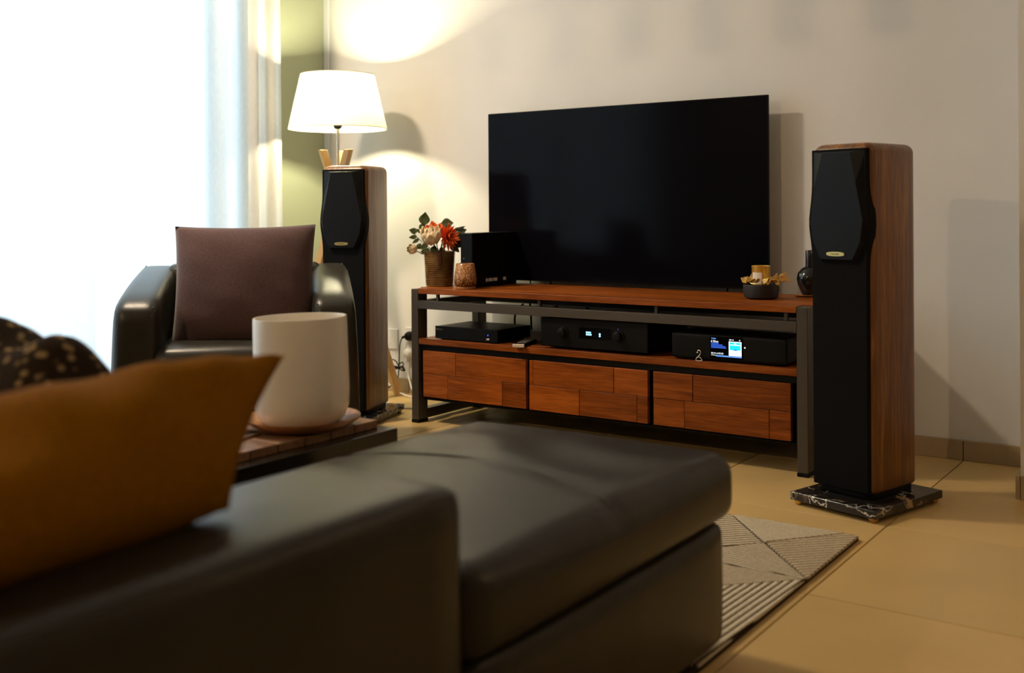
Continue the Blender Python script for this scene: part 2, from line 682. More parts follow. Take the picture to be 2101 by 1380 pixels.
win = struct(bpy.data.objects.new('window_1', None), 'tall window behind the sheer curtain', 'window')
C.objects.link(win)
fr = 0.06
xw0, xw1 = XL - 0.12, XL - 0.06
f1 = MB()
f1.box(xw0, xw1, WY0, WY1, WZ0, WZ0 + fr).box(xw0, xw1, WY0, WY1, WZ1 - fr, WZ1)
f1.box(xw0, xw1, WY0, WY0 + fr, WZ0 + fr, WZ1 - fr).box(xw0, xw1, WY1 - fr, WY1, WZ0 + fr, WZ1 - fr)
f1.build('window_frame', M_TRIM, win)
mid = (WY0 + WY1) / 2
box('mullion', xw0, xw1, mid - 0.04, mid + 0.04, WZ0 + fr, WZ1 - fr, M_TRIM, win)
for a, b in ((WY0 + fr, mid - 0.04), (mid + 0.04, WY1 - fr)):
    box('pane', (xw0 + xw1) / 2 - 0.003, (xw0 + xw1) / 2 + 0.003, a, b, WZ0 + fr, WZ1 - fr, M_PANE, win)

# skirting tiles
sk = struct(bpy.data.objects.new('baseboard_back', None), 'beige skirting tiles along the back wall', 'baseboard')
C.objects.link(sk)
x = AX + 0.004
xs = [AX + k * S for k in range(-5, 1)]
xs = [XL + 0.034] + [q for q in xs if q > XL + 0.05] + [1.507]
for a, b in zip(xs[:-1], xs[1:]):
    box('skirting_tile', a + 0.0012, b - 0.0012, -0.011, 0, 0, 0.066, M_SKIRT, sk, bevel=0.0015, segs=1)
sk2 = struct(bpy.data.objects.new('baseboard_right', None), 'beige skirting tiles around the jutting wall', 'baseboard')
C.objects.link(sk2)
box('skirting_tile', 1.495, 1.507, -0.42, -0.0, 0, 0.066, M_SKIRT, sk2, bevel=0.0015, segs=1)
for a, b in ((1.507, 2.1), (2.1, 2.7), (2.7, 3.3)):
    box('skirting_tile', a + 0.0012, b - 0.0012, -0.42, -0.408, 0, 0.066, M_SKIRT, sk2, bevel=0.0015, segs=1)
sk3 = struct(bpy.data.objects.new('baseboard_left', None), 'beige skirting tiles below the green wall', 'baseboard')
C.objects.link(sk3)
box('skirting_tile', XL, XL + 0.011, -0.60, -0.016, 0, 0.066, M_SKIRT, sk3, bevel=0.0015, segs=1)


# ------------------------------------------------------------------ curtains
def curtain(name, y0, y1, xc, amp, folds, z0, z1, mat, seed, label, flare=0.0, thick=0.0):
    rnd = random.Random(seed)
    n = int((y1 - y0) / 0.009)
    rows = 12
    ph = [rnd.uniform(0, 6.28) for _ in range(4)]
    vs, fs = [], []
    for k in range(rows + 1):
        z = z0 + (z1 - z0) * k / rows
        for i in range(n + 1):
            s = i / n
            y = y0 + (y1 - y0) * s
            q = s * folds * 2 * PI
            a = amp * (0.75 + 0.25 * math.sin(0.37 * q + ph[0]))
            x = xc + a * math.sin(q + 0.9 * math.sin(0.31 * q + ph[1]) + 0.25 * (1 - k / rows) * math.sin(0.6 * q + ph[2]))
            x += 0.25 * a * math.sin(2.3 * q + ph[3])
            yy = y + flare * (1 - k / rows) * (s - 0.3)
            vs.append((x, yy, z))
    for k in range(rows):
        for i in range(n):
            a = k * (n + 1) + i
            fs.append((a, a + 1, a + n + 2, a + n + 1))
    o = MB().add(vs, fs).build(name, mat, smooth=True, angle=80)
    return tag(o, label, 'curtain')


sc1 = curtain('sheer_curtain', -3.75, -0.60, -1.50, 0.038, 15, 0.015, 2.60, M_SHEER, 3,
              'sheer white floor length curtain glowing with daylight behind the armchair', 0.02)
sc2 = curtain('linen_curtain', -0.625, -0.445, -1.475, 0.016, 1.8, 0.015, 2.60, M_LINEN, 11,
              'narrow gathered off-white curtain edge beside the green wall', 0.03)
rail = thing('curtain_rail', 'slim white curtain rail above the sheer curtain', 'curtain rail', (-1.49, -2.1, 2.62))
box('track', -0.02, 0.02, -1.66, 1.70, 0, 0.03, M_WHITE, rail, bevel=0.004)
for yy in (-1.4, 0, 1.4):
    box('bracket', -0.008, 0.008, yy - 0.015, yy + 0.015, 0.03, 0.06, M_WHITE, rail)


# ------------------------------------------------------------------ ceiling lamps and the hanging lamp row (above the frame, they shape the light)
def ceiling_lamp(name, loc, label):
    t = thing(name, label, 'ceiling lamp', loc)
    z1 = H - loc[2]
    MB().lathe([(0.05, 0.012), (0.05, z1)], 24).build('stem', M_WHITE, t, smooth=True)
    MB().lathe([(0.10, 0.0), (0.11, 0.006), (0.11, 0.02), (0.06, 0.03)], 32).build('housing', M_WHITE, t, smooth=True)
    return t


ceiling_lamp('ceiling_lamp', (-1.2, -1.75, 2.55), 'round white ceiling lamp above the armchair')
ceiling_lamp('ceiling_lamp', (-0.2, -5.6, 2.40), 'round white ceiling lamp at the back of the room')
ceiling_lamp('ceiling_lamp', (2.6, -1.25, 2.0), 'white hanging lamp near the right side wall')
pl = thing('pendant_lamp', 'row of cylinder pendant lamps on one bar over the sofa', 'pendant lamp', (0.02, -2.95, 0))
box('bar', -0.50, 0.46, -0.012, 0.012, 2.024, 2.042, M_SATIN, pl)
for xx in (-0.46, 0.42):
    MB().tube([(xx, 0, 2.042), (xx, 0, H)], 0.003, 6, sub=1).build('cable', M_BLACK, pl)
for xx in (-0.427, -0.258, -0.106, 0.050, 0.206, 0.36):
    sh = MB().lathe([(0.036, 1.915), (0.036, 2.008), (0.033, 2.008), (0.033, 1.918)], 24, cx=xx, cap0=False, cap1=False).build('shade', M_SATIN, pl, smooth=True)
    MB().tube([(xx, 0, 2.006), (xx, 0, 2.026)], 0.004, 6, sub=1).build('hanger', M_SATIN, sh)

# ================================================================== TELEVISION (hung on the wall)
tv = thing('television', 'large thin black wall-mounted flat screen television', 'television', (0.016, -0.09, 0.541))
TW, TH = 1.237, 0.697
box('frame', -TW / 2, TW / 2, 0.0, 0.012, 0, TH, M_SATIN, tv, bevel=0.002)
box('screen', -TW / 2 + 0.004, TW / 2 - 0.004, -0.0015, 0.003, 0.006, TH - 0.004, M_SCREEN, tv)
box('back_housing', -0.50, 0.50, 0.012, 0.040, 0.04, 0.46, M_BLACK, tv, bevel=0.008)
box('wall_mount', -0.20, 0.20, 0.040, 0.090, 0.15, 0.40, M_SATIN, tv, bevel=0.003)
for i, (xx, dx) in enumerate(((-0.47, 0.02), (-0.37, 0.02), (0.46, -0.03))):
    MB().tube([(xx, 0.05, 0.03), (xx + dx * 0.5, 0.055, 0.012), (xx + dx, 0.066, -0.014), (xx + dx * 1.1, 0.070, -0.10)], 0.0035, 6).build('cable', M_BLACK, tv, smooth=True)

# ================================================================== MEDIA CONSOLE
CX0, CX1, CYF, CYB = -0.672, 0.925, -0.515, -0.062
PWX, PDY = 0.035, 0.058
con = thing('media_console', 'long industrial media console of reddish wood planks and grey steel frame', 'media console', (0.1265, -0.2885, 0))
ox, oy = 0.1265, -0.2885


def cb(name, x0, x1, y0, y1, z0, z1, mat, parent=con, bevel=0.0015, segs=1):
    return box(name, x0 - ox, x1 - ox, y0 - oy, y1 - oy, z0, z1, mat, parent, bevel, segs)


for xa in (CX0, CX1 - PWX):
    for ya in (CYF, CYB - PDY):
        p_ = cb('post', xa, xa + PWX, ya, ya + PDY, 0.012, 0.5245, M_STEEL, bevel=0.002)
        cb('foot_cap', xa - 0.001, xa + PWX + 0.001, ya - 0.001, ya + PDY + 0.001, 0, 0.012, M_BLACK, p_)
    cb('bottom_rail', xa, xa + PWX, CYF + PDY, CYB - PDY, 0.012, 0.050, M_STEEL)
    cb('side_rail', xa, xa + PWX, CYF + PDY, CYB - PDY, 0.447, 0.479, M_STEEL)
cb('front_rail', CX0 + PWX, CX1 - PWX, CYF, CYF + 0.035, 0.448, 0.480, M_STEEL)
cb('back_rail', CX0 + PWX, CX1 - PWX, CYB - 0.035, CYB, 0.448, 0.480, M_STEEL)
for xx in (-0.55, -0.076, 0.397, 0.851):
    for ya in (CYF + 0.012, CYB - 0.024):
        cb('spacer', xx - 0.006, xx + 0.006, ya, ya + 0.012, 0.480, 0.5065, M_STEEL)
# top made of three boards, notched around the posts
ybs = [CYF, CYF + PDY, -0.32, CYB - PDY, CYB]
cb('top_board', CX0 + PWX, CX1 - PWX, ybs[0], ybs[1] - 0.0003, 0.5065, 0.528, M_TEAK, bevel=0.002)
cb('top_board', CX0, CX1, ybs[1], ybs[2] - 0.0003, 0.5065, 0.528, M_TEAK, bevel=0.001)
cb('top_board', CX0, CX1, ybs[2], ybs[3] - 0.0003, 0.5065, 0.528, M_TEAK, bevel=0.001)
cb('top_board', CX0 + PWX, CX1 - PWX, ybs[3], ybs[4], 0.5065, 0.528, M_TEAK, bevel=0.002)
cb('shelf', CX0 + PWX, CX1 - PWX, CYF + 0.002, CYB, 0.309, 0.332, M_TEAK, bevel=0.002)
cb('carcass_rail', CX0 + PWX, CX1 - PWX, CYF + 0.012, CYF + 0.045, 0.287, 0.309, M_BLACK)
cb('carcass_panel', CX0 + PWX, CX1 - PWX, CYB - 0.02, CYB, 0.095, 0.309, M_BLACK)
cb('carcass_panel', CX0 + PWX, CX1 - PWX, CYF + 0.035, CYB, 0.088, 0.097, M_BLACK)
for xx in (CX0 + PWX + 0.006, -0.1225, 0.3795, CX1 - PWX - 0.008):
    cb('divider', xx - 0.006, xx + 0.006, CYF + 0.025, CYB - 0.02, 0.097, 0.309, M_BLACK)
DR = [(-0.616, -0.1285, (-0.454,), (-0.493, -0.235)),
      (-0.1145, 0.370, (-0.097, 0.238), (0.099, 0.328)),
      (0.390, 0.870, (0.536,), (0.505, 0.799))]
for (xa, xb, top_s, bot_s) in DR:
    d_ = cb('drawer', xa + 0.004, xb - 0.004, CYF + 0.022, CYB - 0.06, 0.11, 0.28, M_BLACK)
    for (za, zb, cuts) in ((0.1975, 0.2855, top_s), (0.106, 0.1965, bot_s)):
        ed = [xa] + list(cuts) + [xb]
        for a, b in zip(ed[:-1], ed[1:]):
            o_ = random.uniform(-0.0012, 0.0012)
            cx, cz = (a + b) / 2, (za + zb) / 2
            pk = box('plank', -(b - a) / 2 + 0.0007, (b - a) / 2 - 0.0007, -0.009, 0.009, -(zb - za) / 2, (zb - za) / 2, M_TEAK, d_, bevel=0.0016)
            pk.location = (cx - ox, CYF + 0.012 + o_ - oy, cz)

# ================================================================== FLOOR SPEAKERS ON MARBLE
SW, SD = 0.19, 0.235
SB, ST = 0.052, 1.011


def floor_speaker(loc, rotz, label, group):
    t = thing('floor_speaker', label, 'speaker', loc, rotz, group)
    hw, hd = SW / 2, SD / 2
    # body: rounded section, swept up with a rounded top
    def section(r, ins):
        pts = []
        w_, d_ = hw - ins, hd - ins
        for (cx, cy, a0, rr) in ((w_, -d_, -90, r), (w_, d_, 0, r * 1.5), (-w_, d_, 90, r * 1.5), (-w_, -d_, 180, r)):
            ccx = cx - math.copysign(rr, cx)
            ccy = cy - math.copysign(rr, cy)
            for k in range(7):
                a = math.radians(a0 + 90 * k / 6)
                pts.append((ccx + rr * math.cos(a), ccy + rr * math.sin(a)))
        return pts
    rings = []
    R_ = 0.024
    for k in range(4):
        a = (PI / 2) * k / 3
        rings.append((0.010 * (1 - math.sin(a)), SB + 0.010 * (1 - math.cos(a))))
    for k in range(7):
        a = (PI / 2) * k / 6
        rings.append((R_ * (1 - math.cos(a)), ST - R_ + R_ * math.sin(a)))
    mb = MB()
    vs, fs = [], []
    for ins, z in rings:
        vs += [(a, b, z) for a, b in section(max(0.012, 0.022 - ins * 0.4), ins)]
    n = 28
    for k in range(len(rings) - 1):
        for i in range(n):
            j = (i + 1) % n
            fs.append((k * n + i, k * n + j, (k + 1) * n + j, (k + 1) * n + i))
    fs.append(tuple(range(n - 1, -1, -1)))
    fs.append(tuple((len(rings) - 1) * n + i for i in range(n)))
    mb.add(vs, fs).build('cabinet', M_WALNUT, t, smooth=True, angle=50)
    # grille plate with the swelling at the woofer
    zb, zt = SB + 0.004, ST - 0.016

    def half(z):
        b = 0.0875
        q = (z - 0.790) / 0.062
        return b + 0.011 * math.exp(-q * q) if abs(q) < 3 else b
    zs = [zb] + [zb + (zt - zb) * k / 44 for k in range(1, 44)] + [zt]
    outline = [(half(z), z) for z in zs] + [(-half(z), z) for z in reversed(zs)]
    g = MB().prism(outline, -hd - 0.010, -hd + 0.022, 'y').build('grille', M_GRILLE, t, bevel=0.003)
    # raised faceted centre
    outer = [(-0.084, 0.99), (0.084, 0.99), (0.087, 0.87), (0.095, 0.79), (0.083, 0.735), (0.055, 0.680), (-0.055, 0.680), (-0.083, 0.735), (-0.095, 0.79), (-0.087, 0.87)]
    inner = [(-0.045, 0.984), (0.045, 0.984), (0.062, 0.90), (0.083, 0.80), (0.075, 0.74), (0.050, 0.690), (-0.050, 0.690), (-0.075, 0.74), (-0.083, 0.80), (-0.062, 0.90)]
    m = len(outer)
    vs = [(a, -hd - 0.008, b) for a, b in outer] + [(a, -hd - 0.024, b) for a, b in inner]
    fs = [tuple(range(m)), tuple(range(2 * m - 1, m - 1, -1))] + [(i, m + i, m + (i + 1) % m, (i + 1) % m) for i in range(m)]
    MB().add(vs, fs).build('grille_panel', M_FACET, g)
    bp = [(0.0285 * math.cos(a) * (1 if abs(math.cos(a)) < 0.8 else 1), 0.0062 * math.copysign(abs(math.sin(a)) ** 0.6, math.sin(a))) for a in [2 * PI * k / 24 for k in range(24)]]
    b_ = MB().prism(bp, -0.002, 0.002, 'y').build('badge', M_BADGE, t, (0, -hd - 0.026, 0.705))
    b_['label'] = 'small brass name badge'
    text_mesh('lettering', 'sonus faber', 0.0058, M_BLACK, b_, (0, -0.0022, -0.0016), (PI / 2, 0, 0), 0.0002, 'CENTER')
    # black sole between body and stone
    MB().prism(section(0.02, 0.008), 0.036, SB + 0.004, 'z').build('sole', M_SATIN, t, bevel=0.003)
    return t


def marble_plinth(loc, rotz, label, group):
    t = thing('marble_plinth', label, 'plinth', loc, rotz, group)
    box('slab', -0.135, 0.135, -0.168, 0.168, 0.013, 0.036, M_MARBLE, t, bevel=0.003, segs=3)
    for sx in (-1, 1):
        for sy in (-1, 1):
            MB().lathe([(0.006, 0), (0.011, 0.004), (0.015, 0.0128)], 20, cx=sx * 0.117, cy=sy * 0.150).build('foot', M_BRASS, t, smooth=True)
    return t


M_FACET = plain('dark faceted grille', (0.0045, 0.0045, 0.0048), 0.40, spec=0.16)
M_BADGE = plain('brass badge', (0.62, 0.45, 0.17), 0.35, metal=1.0, emit=None)
RS, LS = (1.150, -0.672), (-0.905, -0.575)
RROT, LROT = math.radians(-16), math.radians(19)
marble_plinth((RS[0] + 0.008, RS[1] - 0.028, 0), RROT, 'black veined marble plinth on brass feet under the right speaker', 'marble speaker plinths')
marble_plinth((LS[0], LS[1], 0), LROT, 'black veined marble plinth under the speaker behind the armchair', 'marble speaker plinths')
floor_speaker((RS[0], RS[1], 0), RROT, 'tall walnut floor speaker with black grille right of the console', 'walnut floor speakers')
floor_speaker((LS[0], LS[1], 0), LROT, 'tall walnut floor speaker behind the armchair, below the lamp', 'walnut floor speakers')

# ================================================================== FLOOR LAMP
LX, LY = -1.222, -0.352
lamp = thing('floor_lamp', 'wooden tripod floor lamp with a lit cream drum shade', 'floor lamp', (LX, LY, 0), math.radians(40))
hubz = 0.86
for k in range(3):
    a = math.radians(26 + 120 * k)
    foot = Vector((0.29 * math.cos(a), 0.29 * math.sin(a), 0.0))
    top = Vector((-0.066 * math.cos(a), -0.066 * math.sin(a), 1.098))
    d = top - foot
    wv = Vector((-math.sin(a), math.cos(a), 0)) * 0.015
    tv_ = Vector((math.cos(a), math.sin(a), 0)) * 0.016
    vs = []
    for p_ in (foot, top):
        for s1, s2 in ((-1, -1), (1, -1), (1, 1), (-1, 1)):
            vs.append(p_ + wv * s1 + tv_ * s2)
    # offset each leg sideways so that the three cross without touching
    off = Vector((-math.sin(a), math.cos(a), 0)) * 0.012
    vs = [v + off for v in vs]
    MB().add(vs, [(0, 3, 2, 1), (4, 5, 6, 7), (0, 1, 5, 4), (1, 2, 6, 5), (2, 3, 7, 6), (3, 0, 4, 7)]).build('leg', M_OAK, lamp, bevel=0.002)
MB().lathe([(0.012, 0.82), (0.016, 0.83), (0.016, 0.86), (0.012, 0.87)], 20).build('hub', M_CHROME, lamp, smooth=True)
MB().lathe([(0.0075, 0.80), (0.0075, 1.205)], 16).build('stem', M_CHROME, lamp, smooth=True)
sk_ = MB().lathe([(0.012, 1.19), (0.019, 1.20), (0.020, 1.225), (0.020, 1.25), (0.014, 1.262)], 20).build('socket', M_BLACK, lamp, smooth=True)
bulb_m = emissive('warm bulb glass', (1.0, 0.78, 0.42), 18)
MB().lathe([(0.012, 1.262), (0.016, 1.275), (0.021, 1.296), (0.024, 1.318), (0.020, 1.334), (0.009, 1.342), (0.001, 1.343)], 20).build('bulb', bulb_m, sk_, smooth=True)
r0, r1, z0, z1 = 0.214, 0.160, 1.190, 1.424
shd = MB().lathe([(r0, z0), (r0 * 0.7 + r1 * 0.3, z0 * 0.7 + z1 * 0.3), (r0 * 0.35 + r1 * 0.65, z0 * 0.35 + z1 * 0.65), (r1, z1)], 64, cap0=False, cap1=False).build('shade', M_SHADE, lamp, smooth=True, angle=60)
MB().tube([((r0 - 0.001) * math.cos(q), (r0 - 0.001) * math.sin(q), z0) for q in [2 * PI * k / 40 for k in range(40)]], 0.0024, 6, closed=True, sub=1).build('rim', M_SHADE, shd, smooth=True)
MB().tube([((r1 - 0.001) * math.cos(q), (r1 - 0.001) * math.sin(q), z1) for q in [2 * PI * k / 40 for k in range(40)]], 0.0022, 6, closed=True, sub=1).build('rim', M_SHADE, shd, smooth=True)
spd = MB()
for k in range(3):
    q = 2 * PI * k / 3
    spd.tube([(0.018 * math.cos(q), 0.018 * math.sin(q), 1.255), ((r0 - 0.028) * math.cos(q), (r0 - 0.028) * math.sin(q), 1.262), ((r0 - 0.019) * math.cos(q), (r0 - 0.019) * math.sin(q), 1.262)], 0.0015, 6, sub=1)
spd.build('shade_ring', M_CHROME, shd)
ld = bpy.data.lights.new('floor_lamp_light', 'POINT')
ld.energy = 78
ld.color = (1.0, 0.91, 0.58)
ld.shadow_soft_size = 0.034
lo = bpy.data.objects.new('floor_lamp_light', ld)
C.objects.link(lo)
lo.location = (LX, LY, 1.318)

# ================================================================== ARMCHAIR
ach = thing('armchair', 'dark leather armchair with sloping arms by the curtain', 'armchair', (-0.537, -1.508, 0), math.radians(46))
AWD, ADP = 0.755, 0.64


def arm_shape(side):
    def fn(q):
        y = q.y + 0.30
        k = max(0, min(1, q.z / 0.545))
        q.z += 0.105 * k * (max(0, min(1, (y - 0.02) / 0.58)) ** 0.62)
        if q.z < 0.3:
            q.z = q.z
        q.x += side * (-0.03) * k * k * 0.5
        return q
    return fn


for s in (-1, 1):
    a_ = MB().softbox(0.136, 0.60, 0.515, 0.035, 12, crown=0.006, bulge=0.006, fn=arm_shape(s)).build('arm', M_LEATHER, ach, (s * (AWD / 2 - 0.066), 0.30, 0.03), smooth=True)
    # piping along the inner and outer top edges, and across the front
    for xx in (-0.048, 0.048):
        pts = []
        for k in range(9):
            y = -0.285 + 0.57 * k / 8
            zz = 0.510 + 0.105 * (max(0, (y + 0.28) / 0.58) ** 0.62)
            pts.append((xx - s * 0.014, y, zz - 0.004))
        MB().tube(pts, 0.0022, 6, sub=3).build('piping', M_STITCH, a_, smooth=True)
    MB().tube([(-0.046 - s * 0.014, -0.2965, 0.485), (0.046 - s * 0.014, -0.2965, 0.485)], 0.0018, 6, sub=1).build('piping', M_STITCH, a_)
MB().softbox(AWD - 0.20, 0.17, 0.60, 0.05, 12, crown=0.01, bulge=0.01).build('backrest', M_LEATHER, ach, (0, ADP - 0.085, 0.05), smooth=True)
MB().softbox(AWD - 0.236, 0.50, 0.16, 0.045, 12, crown=0.02, bulge=0.01).build('seat_cushion', M_LEATHER, ach, (0, 0.245, 0.255), smooth=True)
box('base', -AWD / 2 + 0.11, AWD / 2 - 0.11, 0.015, ADP - 0.02, 0.06, 0.27, M_LEATHER, ach, bevel=0.01)
for sx in (-1, 1):
    for yy in (0.06, ADP - 0.07):
        box('leg', sx * 0.30 - 0.02, sx * 0.30 + 0.02, yy - 0.02, yy + 0.02, 0, 0.07, M_SATIN, ach)
pc = pillow_mesh(0.455, 0.40, 0.15, 30, 0.045, 2, 0.003).build('throw_pillow', M_PLUM, None, (-0.640, -1.385, 0.592), (math.radians(-13), math.radians(-0.5), math.radians(40)), smooth=True, angle=150)
merge(pc)
tag(pc, 'square plum woven throw pillow propped up in the leather armchair', 'pillow')

# ================================================================== COFFEE TABLE
TX1, TX0, TY1, TY0, TZ = 0.435, -0.36, -1.865, -2.47, 0.33
ct = thing('coffee_table', 'low glossy black coffee table in front of the armchair', 'coffee table', ((TX0 + TX1) / 2, (TY0 + TY1) / 2, 0))
hx, hy = (TX1 - TX0) / 2, (TY1 - TY0) / 2
box('table_top', -hx, hx, -hy, hy, TZ - 0.045, TZ, M_LACQUER, ct, bevel=0.003)
for s in (-1, 1):
    box('end_panel', -hx, hx, s * hy - (0.035 if s > 0 else 0), s * hy + (0.035 if s < 0 else 0), 0.02, TZ - 0.045, M_LACQUER, ct, bevel=0.002)
box('shelf', -hx + 0.005, hx - 0.005, -hy + 0.035, hy - 0.035, 0.215, 0.240, M_LACQUER, ct, bevel=0.002)
box('back_panel', -0.01, 0.01, -hy + 0.035, hy - 0.035, 0.02, TZ - 0.045, M_LACQUER, ct)
box('plinth', -hx + 0.03, hx - 0.03, -hy + 0.03, hy - 0.03, 0, 0.02, M_BLACK, ct)

bd = thing('wooden_board', 'brown slatted wooden board lying on the coffee table', 'board', (0.248, -2.122, TZ))
for k in range(6):
    y = -0.228 + k * 0.0763
    box('slat', -0.15, 0.15, y, y + 0.0745, 0, 0.019, M_BOARD, bd, bevel=0.002)
PX, PY = 0.318, -2.052
plate = MB().lathe([(0.0, 0.004), (0.055, 0.004), (0.095, 0.012), (0.122, 0.026), (0.128, 0.027), (0.126, 0.021), (0.100, 0.005), (0.06, 0.0), (0.0, 0.0)], 56, cap0=False, cap1=False).build('wooden_plate', M_ACACIA, None, (PX, PY, TZ + 0.019), smooth=True, angle=60)
merge(plate)
tag(plate, 'round wooden plate with turned-up rim under the white pot', 'plate')
prof = [(0.0, 0.0), (0.060, 0.0), (0.080, 0.006), (0.095, 0.022), (0.1035, 0.045), (0.1055, 0.08), (0.1045, 0.15), (0.1035, 0.238), (0.1025, 0.243), (0.099, 0.243), (0.098, 0.238), (0.0985, 0.15), (0.099, 0.08), (0.09, 0.03), (0.0, 0.02)]
vase = MB().lathe(prof, 64, cap0=False, cap1=False).build('ceramic_pot', M_CERAMIC, None, (PX, PY, TZ + 0.0235), (math.radians(0.5), math.radians(-1.2), 0), smooth=True, angle=50)
merge(vase)
tag(vase, 'tall white ceramic pot standing on the wooden plate', 'pot')
tb = thing('tablet', 'slim dark tablet with a silver edge beside the wooden plate', 'tablet', (0.228, -2.228, TZ + 0.0195), math.radians(12))
box('body', -0.085, 0.085, -0.055, 0.055, 0, 0.007, M_CHROME, tb, bevel=0.002)
box('screen', -0.081, 0.081, -0.051, 0.051, 0.007, 0.0078, M_SCREEN, tb)

# ================================================================== SOFA, OTTOMAN
OX0, OX1, OY0, OY1 = 0.675, 1.252, -2.665, -1.875
ot = thing('ottoman', 'long dark leather ottoman standing on the rug', 'ottoman', ((OX0 + OX1) / 2, (OY0 + OY1) / 2, 0.014))
ow, ol = OX1 - OX0, OY1 - OY0


def ottfn(q):
    x, y = q.x, q.y
    # shallow creases in the top
    if q.z > 0.09:
        f = max(0, 1 - (x / (ow / 2)) ** 4) * max(0, 1 - (y / (ol / 2)) ** 4)
        q.z += 0.004 * f * math.sin(23 * y + 9 * x + 1.5 * math.sin(14 * x)) * math.exp(-((y - 0.16) / 0.17) ** 2)
        # seam dip
        d = y - 0.0 + 0.10 * (x / (ow / 2)) ** 2 * 0.35
        q.z -= 0.005 * math.exp(-(d / 0.013) ** 2)
    return q


MB().softbox(ow + 0.03, ol + 0.03, 0.125, 0.038, 44, crown=0.030, bulge=0.014, fn=ottfn).build('cushion', M_LEATHER, ot, (0, 0, 0.238), smooth=True)
cu = ot.children[-1]
seam = []
for k in range(25):
    x = -ow / 2 - 0.008 + (ow + 0.016) * k / 24
    u = x / (ow / 2 + 0.015)
    yy = -0.035 * (x / (ow / 2)) ** 2
    zz = 0.125 + 0.030 * max(0, 1 - u * u) * (1 - (yy / (ol / 2)) ** 2) - 0.0035
    edge = abs(x) - (ow / 2 + 0.015 - 0.038)
    if edge > 0:
        zz -= 0.038 - math.sqrt(max(0, 0.038 ** 2 - edge ** 2))
    seam.append((x, yy, zz))
MB().tube(seam, 0.0026, 6, sub=2).build('seam', M_STITCH, cu, smooth=True)
for s in (-1, 1):
    pp = [(s * (ow / 2 + 0.0145), -ol / 2 + 0.03 + (ol - 0.06) * k / 12, 0.096) for k in range(13)]
    MB().tube(pp, 0.0045, 8, sub=1).build('piping', M_LEATHER, cu, smooth=True)
MB().softbox(ow + 0.004, ol + 0.004, 0.232, 0.03, 12, bulge=0.012).build('base', M_LEATHER, ot, (0, 0, 0.008), smooth=True)
for sx in (-1, 1):
    for sy in (-1, 1):
        box('foot', sx * (ow / 2 - 0.06) - 0.02, sx * (ow / 2 - 0.06) + 0.02, sy * (ol / 2 - 0.06) - 0.02, sy * (ol / 2 - 0.06) + 0.02, 0, 0.012, M_BLACK, ot)

sofa = thing('sofa', 'dark leather sofa with a broad low arm in the foreground', 'sofa', (0.2, -3.2, 0))
sx0, sx1 = -1.05, 1.283
a_ = MB().softbox(0.248, 1.02, 0.475, 0.030, 16, crown=0.006, bulge=0.004).build('arm', M_LEATHER, sofa, (sx1 - 0.124 - 0.2, -3.216 + 3.2, 0.025), smooth=True)
for xx in (-0.116, 0.116):
    MB().tube([(xx, -0.49 + 0.98 * k / 8, 0.4655) for k in range(9)], 0.002, 6, sub=1).build('piping', M_LEATHER, a_, smooth=True)
MB().softbox(0.248, 1.02, 0.475, 0.030, 10, crown=0.006).build('arm', M_LEATHER, sofa, (sx0 + 0.124 - 0.2, -3.228 + 3.2, 0.025), smooth=True)
box('base', sx0 + 0.24 - 0.2, sx1 - 0.24 - 0.2, -3.735 + 3.2, -2.76 + 3.2, 0.06, 0.25, M_LEATHER, sofa, bevel=0.01)
wseat = (sx1 - sx0 - 0.496) / 2
for k in range(2):
    cx = sx0 + 0.248 + wseat * (k + 0.5)
    MB().softbox(wseat - 0.004, 0.78, 0.17, 0.045, 12, crown=0.02, bulge=0.008).build('seat_cushion', M_LEATHER, sofa, (cx - 0.2, -3.15 + 3.2, 0.25), smooth=True)
    MB().softbox(wseat - 0.004, 0.20, 0.30, 0.05, 10, crown=0.02, bulge=0.01).build('back_cushion', M_LEATHER, sofa, (cx - 0.2, -3.64 + 3.2, 0.41), smooth=True)
box('backrest', sx0 + 0.02 - 0.2, sx1 - 0.02 - 0.2, -3.86 + 3.2, -3.742 + 3.2, 0.05, 0.62, M_LEATHER, sofa, bevel=0.03, segs=3)
for xx in (sx0 + 0.1, sx1 - 0.1):
    for yy in (-3.65, -2.80):
        box('leg', xx - 0.025 - 0.2, xx + 0.025 - 0.2, yy - 0.025 + 3.2, yy + 0.025 + 3.2, 0, 0.065, M_SATIN, sofa)

